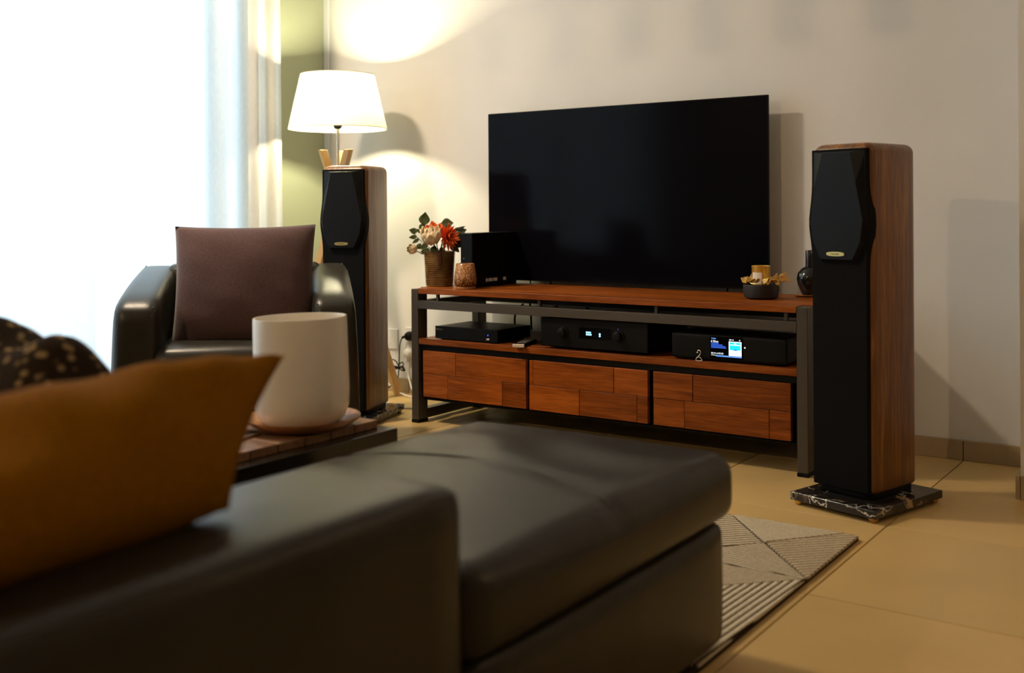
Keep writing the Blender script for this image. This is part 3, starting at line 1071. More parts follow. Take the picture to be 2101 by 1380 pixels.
def slouched_pillow(TR, TL, BR, BL, t, n=34, pinch=0.07, wrinkle=0.005, seed=5):
    """a soft cushion slumped over what it lies on, given by its four corners"""
    rnd = random.Random(seed)
    ph = [rnd.uniform(0, 6.28) for _ in range(4)]
    TR, TL, BR, BL = (Vector(q) for q in (TR, TL, BR, BL))
    nrm = (BR - BL).cross(TL - BL).normalized()
    if nrm.z < 0:
        nrm = -nrm
    ctr = (TR + TL + BR + BL) / 4
    mb = MB()
    for side in (-1, 1):
        vs, fs = [], []
        for i in range(n + 1):
            for j in range(n + 1):
                u, v = 2 * i / n - 1, 2 * j / n - 1
                uu = u * (1 - pinch * (1 - v * v) * u * u)
                vv = v * (1 - pinch * (1 - u * u) * v * v)
                a, b = (uu + 1) / 2, (vv + 1) / 2
                p = (BL * (1 - a) + BR * a) * (1 - b) + (TL * (1 - a) + TR * a) * b
                e = max(0, (1 - abs(u) ** 2.6)) ** 0.5 * max(0, (1 - abs(v) ** 2.6)) ** 0.5
                w = math.sin(6 * u + ph[0] + 3 * v) * math.sin(4 * v + ph[1]) + 0.8 * math.sin(14 * u + 2 * v + ph[2]) * (0.5 + 0.5 * v)
                vs.append(p - ctr + nrm * (side * t / 2 * e * (1 if side > 0 else 0.75) + wrinkle * w * e))
        for i in range(n):
            for j in range(n):
                k = i * (n + 1) + j
                fs.append((k, k + 1, k + n + 2, k + n + 1))
        mb.add(vs, fs)
    return mb, ctr


mb_, pc_ = slouched_pillow((1.05, -2.786, 0.648), (0.99, -3.24, 0.628), (1.165, -2.975, 0.512), (1.215, -3.46, 0.512), 0.13)
yp = mb_.build('throw_pillow', M_MUSTARD, None, pc_, smooth=True, angle=150)
merge(yp)
tag(yp, 'mustard yellow velvet throw pillow leaning on the sofa arm', 'pillow')


# crumpled throw on the seat
def throw_mat():
    m, nt, p = base_mat('spotted brown plush')
    v = mapping(nt, rnd=False)
    vo = N(nt, 'ShaderNodeTexVoronoi')
    vo.inputs['Scale'].default_value = 58
    nt.links.new(v, vo.inputs['Vector'])
    r = ramp(nt, vo.outputs['Distance'], [(0.20, (0.34, 0.24, 0.12)), (0.42, (0.030, 0.020, 0.014))])
    nt.links.new(r.outputs[0], p.inputs['Base Color'])
    n = N(nt, 'ShaderNodeTexNoise')
    n.inputs['Scale'].default_value = 260
    nt.links.new(v, n.inputs['Vector'])
    add_bump(nt, p, n.outputs['Fac'], 0.8, 0.004)
    p.inputs['Roughness'].default_value = 1.0
    p.inputs['Specular IOR Level'].default_value = 0.1
    return m


vs, fs = [], []
nx, ny = 60, 34


def throw_h(x, y):
    def bump(cx, cy, rx, ry, h):
        return h * math.exp(-((x - cx) / rx) ** 2 - ((y - cy) / ry) ** 2)
    h = bump(0.57, -2.90, 0.15, 0.17, 0.215) + bump(0.715, -2.87, 0.055, 0.12, 0.120) + bump(0.87, -2.86, 0.12, 0.11, 0.070) + bump(0.28, -2.94, 0.2, 0.2, 0.13)
    h += 0.010 * math.sin(31 * x + 5 * y) * math.sin(17 * y + 3 * x) + 0.008 * math.sin(57 * x - 20 * y)
    return h


for j in range(ny + 1):
    for i in range(nx + 1):
        u, v = i / nx, j / ny
        x = 0.05 + 0.93 * u
        y = -3.10 + 0.34 * v
        e = min(1, 9 * min(u, 1 - u)) * min(1, 7 * min(v, 1 - v))
        z = 0.430 + 0.012 + max(0.0, throw_h(x, y)) * (0.15 + 0.85 * e)
        vs.append((x, y, z))
for j in range(ny):
    for i in range(nx):
        a = j * (nx + 1) + i
        fs.append((a, a + 1, a + nx + 2, a + nx + 1))
th = MB().add(vs, fs).build('throw_blanket', throw_mat(), smooth=True, angle=120)
sol = th.modifiers.new('thickness', 'SOLIDIFY')
sol.thickness = 0.018
sol.offset = -1
tag(th, 'crumpled dark brown plush throw blanket with pale spots behind the yellow pillow', 'blanket')


# ================================================================== RUG
def rug_mat(name, ang, freq, stripe, a=(0.56, 0.47, 0.33), b=(0.78, 0.68, 0.50), dark=(0.035, 0.024, 0.015)):
    m, nt, p = base_mat(name)
    v = mapping(nt, (1, 1, 1), (0, 0, math.radians(ang)), rnd=False)
    n = N(nt, 'ShaderNodeTexNoise')
    n.inputs['Scale'].default_value = 190
    n.inputs['Detail'].default_value = 3
    nt.links.new(v, n.inputs['Vector'])
    r = ramp(nt, n.outputs['Fac'], [(0.3, a), (0.7, b)])
    w = N(nt, 'ShaderNodeTexWave', wave_type='BANDS', bands_direction='X')
    w.inputs['Scale'].default_value = freq
    w.inputs['Distortion'].default_value = 0.35
    w.inputs['Detail'].default_value = 2
    w.inputs['Detail Scale'].default_value = 6
    nt.links.new(v, w.inputs['Vector'])
    k = ramp(nt, w.outputs['Fac'], [(max(0, stripe - 0.10), (1, 1, 1)), (stripe, (0, 0, 0))] if stripe > 0 else [(0, (0, 0, 0)), (1, (0, 0, 0))])
    mx = N(nt, 'ShaderNodeMix', data_type='RGBA')
    nt.links.new(k.outputs[0], mx.inputs[0])
    nt.links.new(r.outputs[0], mx.inputs[6])
    mx.inputs[7].default_value = (*dark, 1)
    nt.links.new(mx.outputs[2], p.inputs['Base Color'])
    p.inputs['Roughness'].default_value = 1.0
    p.inputs['Specular IOR Level'].default_value = 0.05
    add = N(nt, 'ShaderNodeMath', operation='ADD')
    nt.links.new(n.outputs['Fac'], add.inputs[0])
    nt.links.new(w.outputs['Fac'], add.inputs[1])
    add_bump(nt, p, add.outputs[0], 0.7, 0.004)
    return m


RX0, RX1, RY0, RY1 = 0.46, 1.247, -2.55, -1.048
rug = thing('rug', 'beige cut-pile rug with carved geometric panels under the ottoman', 'rug', (0, 0, 0))
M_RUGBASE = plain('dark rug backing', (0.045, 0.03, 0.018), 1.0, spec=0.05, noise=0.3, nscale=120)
box('backing', RX0 + 0.003, RX1 - 0.003, RY0 + 0.003, RY1 - 0.003, 0.0005, 0.008, M_RUGBASE, rug)
Ax = (1.213, RY1)
Mx = (1.069, -1.233)
Bx = (0.905, RY1)
Kx = (RX1, -1.431)
# lines carried on under the ottoman
A2 = (0.52, -1.946)
C2 = (0.55, -1.445)
D2 = (0.75, -1.94)
Ix = (0.906, -1.4425)
pans = [([Ax, (RX1, RY1), Kx, Mx], rug_mat('rug panel ribbed', 45, 19, 0.26, (0.44, 0.345, 0.22), (0.66, 0.55, 0.38), (0.24, 0.17, 0.10))),
        ([Bx, Ax, Mx], rug_mat('rug panel fine', 80, 26, 0.16, dark=(0.32, 0.25, 0.16))),
        ([(RX0, RY1), Bx, Mx, A2, (RX0, -1.9)], rug_mat('rug panel striped', 45, 19, 0.30, dark=(0.12, 0.08, 0.045))),
        ([Mx, Kx, Ix], rug_mat('rug panel lined', 95, 24, 0.25, dark=(0.14, 0.1, 0.055))),
        ([Ix, Kx, D2, A2], rug_mat('rug panel plain', 0, 60, -1, (0.48, 0.39, 0.26), (0.68, 0.57, 0.40))),
        ([Kx, (RX1, -1.98), (0.75, -2.02), D2], rug_mat('rug panel bold stripes', 2.5, 20, 0.24)),
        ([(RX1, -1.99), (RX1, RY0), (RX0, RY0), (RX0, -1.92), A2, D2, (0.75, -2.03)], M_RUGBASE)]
for pts, mt in pans:
    cxm = sum(p[0] for p in pts) / len(pts)
    cym = sum(p[1] for p in pts) / len(pts)
    q = []
    for (px_, py_) in pts:
        d = Vector((cxm - px_, cym - py_))
        d = d.normalized() * 0.005 if d.length > 0 else d
        q.append((px_ + d.x, py_ + d.y))
    MB().prism(q, 0.006, 0.0135, 'z').build('panel', mt, rug, bevel=0.0025)

# ================================================================== ON TOP OF THE CONSOLE
ZT = 0.528


def pot_mat():
    m, nt, p = base_mat('brown ribbed glaze')
    tc = N(nt, 'ShaderNodeTexCoord')
    n = N(nt, 'ShaderNodeTexNoise')
    n.inputs['Scale'].default_value = 18
    n.inputs['Detail'].default_value = 5
    nt.links.new(tc.outputs['Object'], n.inputs['Vector'])
    r = ramp(nt, n.outputs['Fac'], [(0.25, (0.075, 0.032, 0.010)), (0.5, (0.20, 0.105, 0.032)), (0.75, (0.33, 0.20, 0.07))])
    nt.links.new(r.outputs[0], p.inputs['Base Color'])
    p.inputs['Roughness'].default_value = 0.2
    return m


M_POT = pot_mat()
fp = thing('flower_pot', 'brown glazed ribbed flower pot on the left end of the console', 'flower pot', (-0.648, -0.365, ZT), math.radians(40))
prof = [(0.0, 0.0), (0.050, 0.0), (0.053, 0.004)]
nr = 17
for k in range(nr):
    z = 0.008 + k * 0.0076
    r = 0.0535 + 0.0065 * (k / nr)
    prof += [(r - 0.0038, z), (r - 0.0004, z + 0.0014), (r, z + 0.0035), (r - 0.0004, z + 0.0056), (r - 0.0038, z + 0.0072)]
prof += [(0.060, 0.138), (0.060, 0.140), (0.056, 0.140), (0.055, 0.130), (0.0, 0.125)]
pb = MB().lathe(prof, 48, cap0=False, cap1=False).build('pot_body', M_POT, fp, smooth=True, angle=50)
merge(pb)
M_HANDLE = plain('dark brown glaze', (0.075, 0.028, 0.012), 0.2)
pb.scale = (1.07, 1.07, 1.0)
hnd = MB().softbox(0.017, 0.012, 0.055, 0.0055, 6).build('strap', M_HANDLE, fp, (0.0, -0.0650, 0.082), (0, 0, 0), smooth=True)
MB().tube([(0.009 * math.cos(q), -0.0612, 0.067 + 0.006 * math.sin(q)) for q in [2 * PI * k / 16 for k in range(16)]], 0.0013, 6, closed=True, sub=1).build('emblem', M_HANDLE, fp, smooth=True)

M_LEAF = plain('green eucalyptus leaf', (0.075, 0.105, 0.038), 0.5, noise=0.25, nscale=40)
M_LEAFD = plain('dark green leaf', (0.030, 0.044, 0.024), 0.45, noise=0.25, nscale=40)
M_STEM = plain('green brown stem', (0.06, 0.07, 0.02), 0.6)
M_ORANGE = plain('orange petal', (0.88, 0.115, 0.010), 0.6, noise=0.2, nscale=60)
M_ROSE = plain('orange rose petal', (0.90, 0.19, 0.012), 0.6, noise=0.2, nscale=60)
M_CREAM = plain('cream petal', (0.85, 0.68, 0.45), 0.65, noise=0.12, nscale=40)


def leaf(name, mat, parent, base, direction, normal, L, W, cup=0.15, shape=0.8):
    """one leaf or petal: a curved blade with real thickness"""
    d = Vector(direction).normalized()
    n = Vector(normal)
    n = (n - d * n.dot(d))
    if n.length < 1e-4:
        n = d.orthogonal()
    n.normalize()
    s = d.cross(n)
    rows, cols = 6, 4
    vs, fs = [], []
    for i in range(rows + 1):
        t = i / rows
        w = W * (math.sin(PI * min(1, max(0.02, t)) ** shape)) if t < 1 else 0
        w = max(w, W * 0.06)
        for j in range(cols + 1):
            c = 2 * j / cols - 1
            p = Vector(base) + d * (L * t) + s * (w / 2 * c) + n * (cup * L * (t * t) - cup * 0.6 * W * (1 - c * c))
            vs.append(p)
    for i in range(rows):
        for j in range(cols):
            a = i * (cols + 1) + j
            fs.append((a, a + 1, a + cols + 2, a + cols + 1))
    o = MB().add(vs, fs).build(name, mat, parent, smooth=True, angle=120)
    so = o.modifiers.new('thickness', 'SOLIDIFY')
    so.thickness = min(0.0012, W * 0.08)
    return o


# view directions at the console (towards the camera / to the right in the photo)
VC = Vector((0.62, -0.78, 0.03)).normalized()
VR = Vector((0.78, 0.62, 0)).normalized()
VU = Vector((0, 0, 1))
PC = Vector((-0.648, -0.365, ZT))


def at(dx, dz, dn=0.0):
    """offset from the pot's foot: right, up, towards the viewer"""
    return PC + VR * dx + VU * dz + VC * dn


PXM = 1 / 508.0  # metres per photo pixel at the pot


def ap(u, v, dn=0.0):
    return at((u - 903) * PXM, (587 - v) * PXM, dn)


def stemmed(name, label, cat, head, group='flowers in the ribbed pot'):
    t = thing(name, label, cat, tuple(head), 0, group)
    return t


def stem_tube(t, head, bend=(0, 0, 0)):
    h = Vector(head)
    foot = PC + Vector((random.uniform(-0.02, 0.02), random.uniform(-0.02, 0.02), 0.127))
    midp = (h + foot) / 2 + Vector(bend)
    MB().tube([Vector((0, 0, 0)), midp - h, foot - h], 0.0018, 6).build('stem', M_STEM, t, smooth=True)


# orange spider chrysanthemum
hd = ap(919, 488, 0.035)
t = stemmed('chrysanthemum', 'vivid orange spiky chrysanthemum facing right in the ribbed pot', 'flower', hd)
stem_tube(t, hd)
rr = random.Random(4)
for ring, (cnt, el, L) in enumerate(((15, 10, 0.056), (14, 38, 0.052), (10, 62, 0.044))):
    for k in range(cnt):
        a = 2 * PI * (k + 0.5 * ring) / cnt + rr.uniform(-0.1, 0.1)
        axis = (VC * 0.75 + VR * 0.5 + VU * 0.15).normalized()
        e1 = axis.cross(VU).normalized()
        e2 = axis.cross(e1)
        e = math.radians(el)
        d = (e1 * math.cos(a) + e2 * math.sin(a)) * math.cos(e) + axis * math.sin(e)
        leaf('petal', M_ORANGE, t, (0, 0, 0), d, axis, L * rr.uniform(0.85, 1.1), 0.0115, 0.16, 1.2)
for k, (dx, dz) in enumerate(((0.1, -1), (0.45, -0.9), (-0.3, -0.9))):
    leaf('petal', M_ORANGE, t, (0, 0, 0), VR * dx + VU * dz + VC * 0.2, VC, 0.058, 0.011, 0.1, 1.1)


def rose(name, label, head, mat, R, axis, n1=5, seed=1, closed=False):
    t = stemmed(name, label, 'flower', head)
    stem_tube(t, head, (0, 0, -0.01))
    ax = Vector(axis).normalized()
    e1 = ax.orthogonal().normalized()
    e2 = ax.cross(e1)
    rn = random.Random(seed)
    MB().lathe([(0.001, -0.02 * R / 0.03), (R * 0.5, -R * 0.35), (R * 0.62, 0.0), (R * 0.5, R * 0.4), (R * 0.15, R * 0.6)], 14).build('core', mat, t, rot=ax.to_track_quat('Z', 'Y').to_euler(), smooth=True)
    for ring in range(3):
        el = math.radians((70, 48, 20)[ring] if not closed else (86, 78, 66)[ring])
        cnt = n1 + ring
        for k in range(cnt):
            a = 2 * PI * (k + 0.37 * ring) / cnt + rn.uniform(-0.15, 0.15)
            rad = e1 * math.cos(a) + e2 * math.sin(a)
            d = rad * math.cos(el) + ax * math.sin(el)
            base = rad * (R * (0.18 + 0.15 * ring)) - ax * (R * 0.35)
            leaf('petal', mat, t, base, d, -rad * math.sin(el) + ax * math.cos(el), R * rn.uniform(1.05, 1.25), R * 1.15, 0.22, 0.7)
    return t


rose('orange_rose', 'deep orange ruffled flower at the back of the bouquet', ap(893, 474, 0.005), M_ROSE, 0.034, VU * 0.7 + VC * 0.6 - VR * 0.1, 5, 2)
rose('orange_rose', 'deep orange flower tucked under the upright round leaf', ap(912, 474, 0.0), M_ORANGE, 0.030, VU * 0.8 + VC * 0.5 + VR * 0.2, 5, 3)
rose('peony', 'large cream peony bloom in the middle of the ribbed pot', ap(887, 488, 0.055), M_CREAM, 0.049, VC * 0.5 - VR * 0.10 + VU * 0.8, 6, 5, closed=True)
rose('rosebud', 'closed cream rosebud hanging at the left of the pot', ap(850, 511, 0.03), M_CREAM, 0.025, VC * 0.6 - VR * 0.7 + VU * 0.05, 5, 6, closed=True)


def sprig(label, pts, leaves, mat, name='eucalyptus_sprig'):
    head = pts[0]
    t = thing(name, label, 'sprig', tuple(head), 0, 'leaf sprigs in the ribbed pot')
    foot = PC + Vector((random.uniform(-0.015, 0.015), random.uniform(-0.015, 0.015), 0.127))
    MB().tube([p - head for p in pts] + [foot - head], 0.0015, 6).build('stem', M_STEM, t, smooth=True)
    for (u, v, dn, dx, dz, L, W) in leaves:
        leaf('leaf', mat, t, ap(u, v, dn) - head, VR * dx + VU * dz, VC, L, W, 0.10, 0.75)
    return t


sprig('tall eucalyptus sprig with one upright round leaf', [ap(872, 462, 0.02), ap(876, 480, 0.01)],
      [(871, 462, 0.02, 0.15, 1, 0.052, 0.046), (868, 478, 0.02, -0.8, 0.5, 0.03, 0.016)], M_LEAF)
sprig('leafy sprig with several small leaves spreading left', [ap(850, 478, 0.02), ap(866, 495, 0.02)],
      [(858, 476, 0.02, -1, 0.25, 0.034, 0.026), (857, 486, 0.025, -1, -0.1, 0.032, 0.018), (862, 490, 0.03, -0.9, -0.6, 0.034, 0.016), (866, 480, 0.02, 0.2, 0.9, 0.03, 0.02),
       (866, 500, 0.03, -0.7, -0.7, 0.036, 0.018), (880, 500, 0.03, -0.6, -0.4, 0.04, 0.024), (884, 512, 0.035, -0.8, -0.2, 0.04, 0.022), (862, 470, 0.01, 0.6, 0.5, 0.034, 0.024), (896, 512, 0.03, -0.3, -0.3, 0.03, 0.024), (870, 492, 0.035, 0.9, 0.4, 0.042, 0.016), (868, 505, 0.03, -0.9, -0.2, 0.034, 0.018), (876, 508, 0.03, -0.5, -0.8, 0.034, 0.02)], M_LEAF)
sprig('sprig with a broad round leaf above the orange flowers', [ap(920, 472, -0.01), ap(910, 492, 0.0)],
      [(908, 459, 0.012, 1, 0.02, 0.046, 0.042)], M_LEAF)
sprig('dark broad-leaved sprig spreading right of the bouquet', [ap(945, 490, -0.01), ap(925, 500, 0.0)],
      [(930, 482, 0.0, 1, 0.35, 0.060, 0.044), (932, 495, 0.01, 1, -0.35, 0.058, 0.040), (936, 476, -0.01, 0.9, 0.5, 0.045, 0.018), (925, 500, 0.02, 0.6, -0.6, 0.05, 0.032), (932, 488, 0.012, 0.9, 0.1, 0.05, 0.05),
       (895, 505, 0.02, -0.4, -0.9, 0.04, 0.03), (906, 508, 0.03, 0.3, -0.9, 0.035, 0.026)], M_LEAFD)


# amber glass candle holder on its coaster
def amber_mat():
    m, nt, p = base_mat('speckled amber glass')
    v = mapping(nt, (1, 1, 0.7), rnd=False)
    vo = N(nt, 'ShaderNodeTexVoronoi')
    vo.inputs['Scale'].default_value = 190
    nt.links.new(v, vo.inputs['Vector'])
    tc = N(nt, 'ShaderNodeTexCoord')
    sep = N(nt, 'ShaderNodeSeparateXYZ')
    nt.links.new(tc.outputs['Generated'], sep.inputs[0])
    lo_ = ramp(nt, vo.outputs['Distance'], [(0.25, (0.50, 0.20, 0.045)), (0.55, (0.05, 0.016, 0.006))])
    hi_ = ramp(nt, vo.outputs['Distance'], [(0.25, (0.62, 0.36, 0.17)), (0.6, (0.32, 0.13, 0.045))])
    k = ramp(nt, sep.outputs['Z'], [(0.15, (0, 0, 0)), (0.5, (1, 1, 1))])
    mx = N(nt, 'ShaderNodeMix', data_type='RGBA')
    nt.links.new(k.outputs[0], mx.inputs[0])
    nt.links.new(lo_.outputs[0], mx.inputs[6])
    nt.links.new(hi_.outputs[0], mx.inputs[7])
    nt.links.new(mx.outputs[2], p.inputs['Base Color'])
    p.inputs['Roughness'].default_value = 0.1
    return m


CXc, CYc = -0.450, -0.452
co = MB().lathe([(0.0, 0), (0.038, 0), (0.0395, 0.002), (0.0395, 0.008), (0.0385, 0.010), (0.0, 0.010)], 40, cap0=False, cap1=False).build('wooden_coaster', M_ACACIA, None, (CXc, CYc, ZT), smooth=True, angle=50)
merge(co)
tag(co, 'small round wooden coaster under the amber candle holder', 'coaster')
ch = MB().lathe([(0.0, 0.0), (0.032, 0.0), (0.038, 0.006), (0.0405, 0.018), (0.0395, 0.034), (0.036, 0.062), (0.0325, 0.088), (0.0310, 0.089), (0.0305, 0.086), (0.034, 0.060), (0.037, 0.034), (0.036, 0.012), (0.0, 0.006)], 48, cap0=False, cap1=False).build('candle_holder', amber_mat(), None, (CXc, CYc, ZT + 0.010), smooth=True, angle=60)
merge(ch)
ch.scale = (1.1, 1.1, 1.0)
tag(ch, 'speckled amber glass candle holder beside the flower pot', 'candle holder')

# slim black box behind
mbx = thing('media_box', 'slim upright black box behind the amber candle holder', 'electronics', (-0.4745, -0.248, ZT))
box('case', -0.040, 0.019, -0.152, 0.152, 0, 0.215, M_SATIN, mbx, bevel=0.004, segs=3)
MB().lathe([(0.0013, 0), (0.0013, 0.001)], 10).build('indicator', emissive('pale indicator', (0.7, 0.9, 0.8), 0.8), mbx, (-0.022, -0.1525, 0.115), (PI / 2, 0, 0))
for ya, yb in ((-0.064, -0.050), (-0.046, -0.018), (-0.014, 0.014), (0.055, 0.075)):
    box('white_strip', 0.019, 0.0194, ya, yb, 0.020, 0.033, M_WHITE, mbx)  # row of small white strips low on the case's right side

# black bowl with gold candle and garland
BX, BY = 0.689, -0.300
bowl = MB()
nb = 16
rngs = [(0.045, 0.0), (0.056, 0.006), (0.0605, 0.030), (0.0595, 0.049), (0.055, 0.049), (0.053, 0.030), (0.0, 0.026)]
bowl.lathe(rngs, nb, cap0=True, cap1=False)
bo = bowl.build('faceted_bowl', plain('black stoneware', (0.013, 0.012, 0.011), 0.55, bump=0.1), None, (BX, BY, ZT), bevel=0.002)
tag(bo, 'low matt black faceted bowl near the right end of the console', 'bowl')
cn = thing('candle_tin', 'shiny gold candle tin with a pale label standing in the black bowl', 'candle', (BX, BY, ZT + 0.0275), 0)
ti = MB().lathe([(0.0, 0), (0.0305, 0), (0.0310, 0.002), (0.0310, 0.080), (0.0318, 0.081), (0.0318, 0.084), (0.0300, 0.084), (0.0298, 0.066), (0.0, 0.066)], 40, cap0=False, cap1=False).build('tin', M_GOLD, cn, smooth=True, angle=50)
merge(ti)
vs, fs = [], []
for i in range(9):
    a = math.radians(-128 + 66 * i / 8)
    for z in (0.022, 0.062):
        vs.append((0.0315 * math.cos(a), 0.0315 * math.sin(a), z))
fs = [(2 * i, 2 * i + 2, 2 * i + 3, 2 * i + 1) for i in range(8)]
MB().add(vs, fs).build('paper_label', plain('pale pink paper', (0.85, 0.74, 0.66), 0.8), cn, smooth=True)
ga = thing('leaf_garland', 'garland of round gold leaves draped around the gold candle tin', 'garland', (BX, BY, ZT + 0.053))
M_GLEAF = plain('gold painted leaf', (0.90, 0.62, 0.20), 0.45, metal=0.5)
wire = []
for k in range(14):
    a = 2 * PI * k / 14
    wire.append((0.046 * math.cos(a), 0.046 * math.sin(a), 0.004 + 0.006 * math.sin(2.3 * a)))
MB().tube(wire, 0.0012, 6, closed=True, sub=3).build('wire', M_GOLD, ga, smooth=True)
rg = random.Random(12)
for k in range(22):
    a = 2 * PI * k / 22 + rg.uniform(-0.1, 0.1)
    rad = Vector((math.cos(a), math.sin(a), 0))
    base = rad * 0.046 + Vector((0, 0, 0.004))
    d = rad * rg.uniform(0.1, 0.9) + Vector((0, 0, rg.uniform(0.2, 1.0))) + Vector((-math.sin(a), math.cos(a), 0)) * rg.uniform(-0.9, 0.9)
    leaf('gold_leaf', M_GLEAF, ga, base, d, VC + Vector((0, 0, 0.5)), rg.uniform(0.020, 0.030), rg.uniform(0.018, 0.026), 0.12, 0.75)
# the branch reaching out to the right
br = VR * 0.062 + VC * 0.02 + Vector((0, 0, 0.014))
MB().tube([VR * 0.030 + VC * 0.035 + Vector((0, 0, 0.012)), br * 0.8 + VC * 0.01, br + VR * 0.01], 0.0011, 6).build('twig', M_GOLD, ga, smooth=True)
for (dx, dz, ddx, ddz, L, W) in ((0.040, 0.012, 0.5, -1, 0.024, 0.018), (0.038, 0.014, 0.4, 1, 0.022, 0.012), (0.052, 0.012, 1, 0.4, 0.028, 0.028), (0.066, 0.016, 1, -0.3, 0.026, 0.018), (0.060, 0.018, 0.7, 0.7, 0.024, 0.018)):
    leaf('gold_leaf', M_GLEAF, ga, VR * dx + VC * 0.03 + Vector((0, 0, dz)), VR * ddx + VU * ddz, VC, L, W, 0.12, 0.75)

# black vase on a saucer, half hidden by the speaker
VX, VY = 0.797, -0.125
sa = MB().lathe([(0.0, 0), (0.035, 0), (0.052, 0.006), (0.0535, 0.006), (0.052, 0.004), (0.036, -0.0), (0.0, 0.0)], 40, cap0=False, cap1=False)
sa = MB().lathe([(0.0, 0.0), (0.036, 0.0), (0.054, 0.005), (0.0545, 0.007), (0.052, 0.0075), (0.034, 0.003), (0.0, 0.003)], 40, cap0=False, cap1=False).build('saucer', M_ACACIA, None, (VX, VY, ZT), smooth=True, angle=60)
merge(sa)
tag(sa, 'thin wooden saucer under the black vase', 'saucer')
M_VASE = plain('glossy black glaze', (0.010, 0.010, 0.011), 0.10, spec=0.6, noise=0.0, bump=0.5, bscale=45)
bv = MB().lathe([(0.0, 0), (0.024, 0), (0.030, 0.008), (0.043, 0.040), (0.0455, 0.058), (0.042, 0.078), (0.028, 0.094), (0.0165, 0.100), (0.0155, 0.125), (0.0160, 0.152), (0.013, 0.156), (0.010, 0.153), (0.010, 0.100), (0.0, 0.095)], 40, cap0=False, cap1=False).build('black_vase', M_VASE, None, (VX, VY, ZT + 0.003), smooth=True, angle=60)
merge(bv)
tag(bv, 'round-bellied glossy black vase with narrow neck behind the right speaker', 'vase')

# ================================================================== ON THE SHELF
ZS = 0.332
pl1 = thing('network_player', 'flat black hi-fi box with one blue light on the left of the shelf', 'electronics', (-0.4155, -0.39, ZS))
box('case', -0.1475, 0.1475, -0.100, 0.115, 0.005, 0.051, M_SATIN, pl1, bevel=0.002)
box('front_panel', -0.149, 0.149, -0.108, -0.100, 0.004, 0.052, M_BLACK, pl1, bevel=0.001)
for sx in (-1, 1):
    for sy in (-1, 1):
        MB().lathe([(0.012, 0), (0.012, 0.006)], 16, cx=sx * 0.12, cy=sy * 0.085).build('foot', M_BLACK, pl1)
MB().lathe([(0.0022, 0), (0.0022, 0.001)], 12).build('indicator', emissive('blue indicator', (0.05, 0.08, 1.0), 3.0), pl1, (0.106, -0.1085, 0.030), (PI / 2, 0, 0))
MB().softbox(0.014, 0.004, 0.008, 0.0019, 4).build('button', M_CHROME, pl1, (0.106, -0.109, 0.010), smooth=True)
lg = MB()
for k, w_ in enumerate((0.0045, 0.0030, 0.0034, 0.0030, 0.0034, 0.0030)):
    lg.box(-0.143 + k * 0.0052, -0.143 + k * 0.0052 + w_, -0.1084, -0.1080, 0.0380, 0.0415 + (0.0012 if k == 0 else 0))
lg.build('logo_print', plain('grey print', (0.16, 0.14, 0.12), 0.6), pl1)

am = thing('amplifier', 'wide black hi-fi amplifier with a small blue display in the middle', 'amplifier', (0.147, -0.33, ZS))
box('case', -0.213, 0.213, -0.155, 0.150, 0.012, 0.110, M_SATIN, am, bevel=0.003)
box('front_panel', -0.2175, 0.2175, -0.170, -0.155, 0.010, 0.112, M_BLACK, am, bevel=0.003)
for sx in (-1, 1):
    for sy in (-1, 1):
        MB().lathe([(0.02, 0), (0.02, 0.012)], 20, cx=sx * 0.17, cy=sy * 0.11).build('foot', M_BLACK, am)
for xx in (-0.121, 0.106):
    MB().lathe([(0.021, 0), (0.021, 0.004), (0.016, 0.005), (0.0155, 0.020), (0.013, 0.022)], 28).build('knob', M_BLACK, am, (xx, -0.170, 0.062), (PI / 2, 0, 0), smooth=True)
dsp = box('display', -0.055, 0.075, -0.1706, -0.1698, 0.045, 0.085, M_SCREEN, am)
M_CYAN = emissive('cyan display glyphs', (0.35, 0.72, 1.0), 2.2)
for zz, ws in ((0.0650, (0.0062, 0.0040, 0.0062, 0.0050)), (0.0575, (0.0075, 0.0060, 0.0075, 0.0030))):
    xx = -0.026
    gl = MB()
    for w_ in ws:
        gl.box(xx, xx + w_ - 0.0012, -0.1711, -0.1707, zz, zz + 0.0056)
        xx += w_
    gl.build('glyphs', M_CYAN, dsp)
for zz in (0.0645, 0.0575):
    MB().lathe([(0.0036, 0), (0.0036, 0.0006)], 12).build('glyph_dot', M_CYAN, dsp, (0.030, -0.1707, zz), (PI / 2, 0, 0))
MB().lathe([(0.0014, 0), (0.0014, 0.001)], 10).build('indicator', emissive('violet indicator', (0.15, 0.12, 1.0), 1.2), am, (0.103, -0.1705, 0.086), (PI / 2, 0, 0))

ra = thing('internet_radio', 'black internet radio with a lit colour screen on the right of the shelf', 'radio', (0.650, -0.412, ZS))
MB().softbox(0.40, 0.17, 0.088, 0.010, 10).build('case', M_BLACK, ra, (0, 0, 0.003), smooth=True)
box('foot', -0.17, 0.17, -0.06, 0.06, 0, 0.006, M_BLACK, ra)
scr = box('screen', -0.058, 0.056, -0.0862, -0.0845, 0.014, 0.084, M_SCREEN, ra)
EW = emissive('white screen', (0.92, 0.98, 1.0), 1.5)
EB = emissive('blue screen', (0.04, 0.16, 0.95), 1.0)
EL = emissive('pale blue screen', (0.15, 0.40, 1.0), 1.1)
EC = emissive('cyan screen', (0.0, 0.85, 0.98), 1.2)
EY = emissive('cream screen', (0.8, 0.75, 0.5), 1.0)


def scr_rect(name, x0, x1, z0, z1, mat, lift=0.0004, parent=scr):
    return box(name, x0, x1, -0.0863 - lift, -0.0861 - lift, z0, z1, mat, parent)


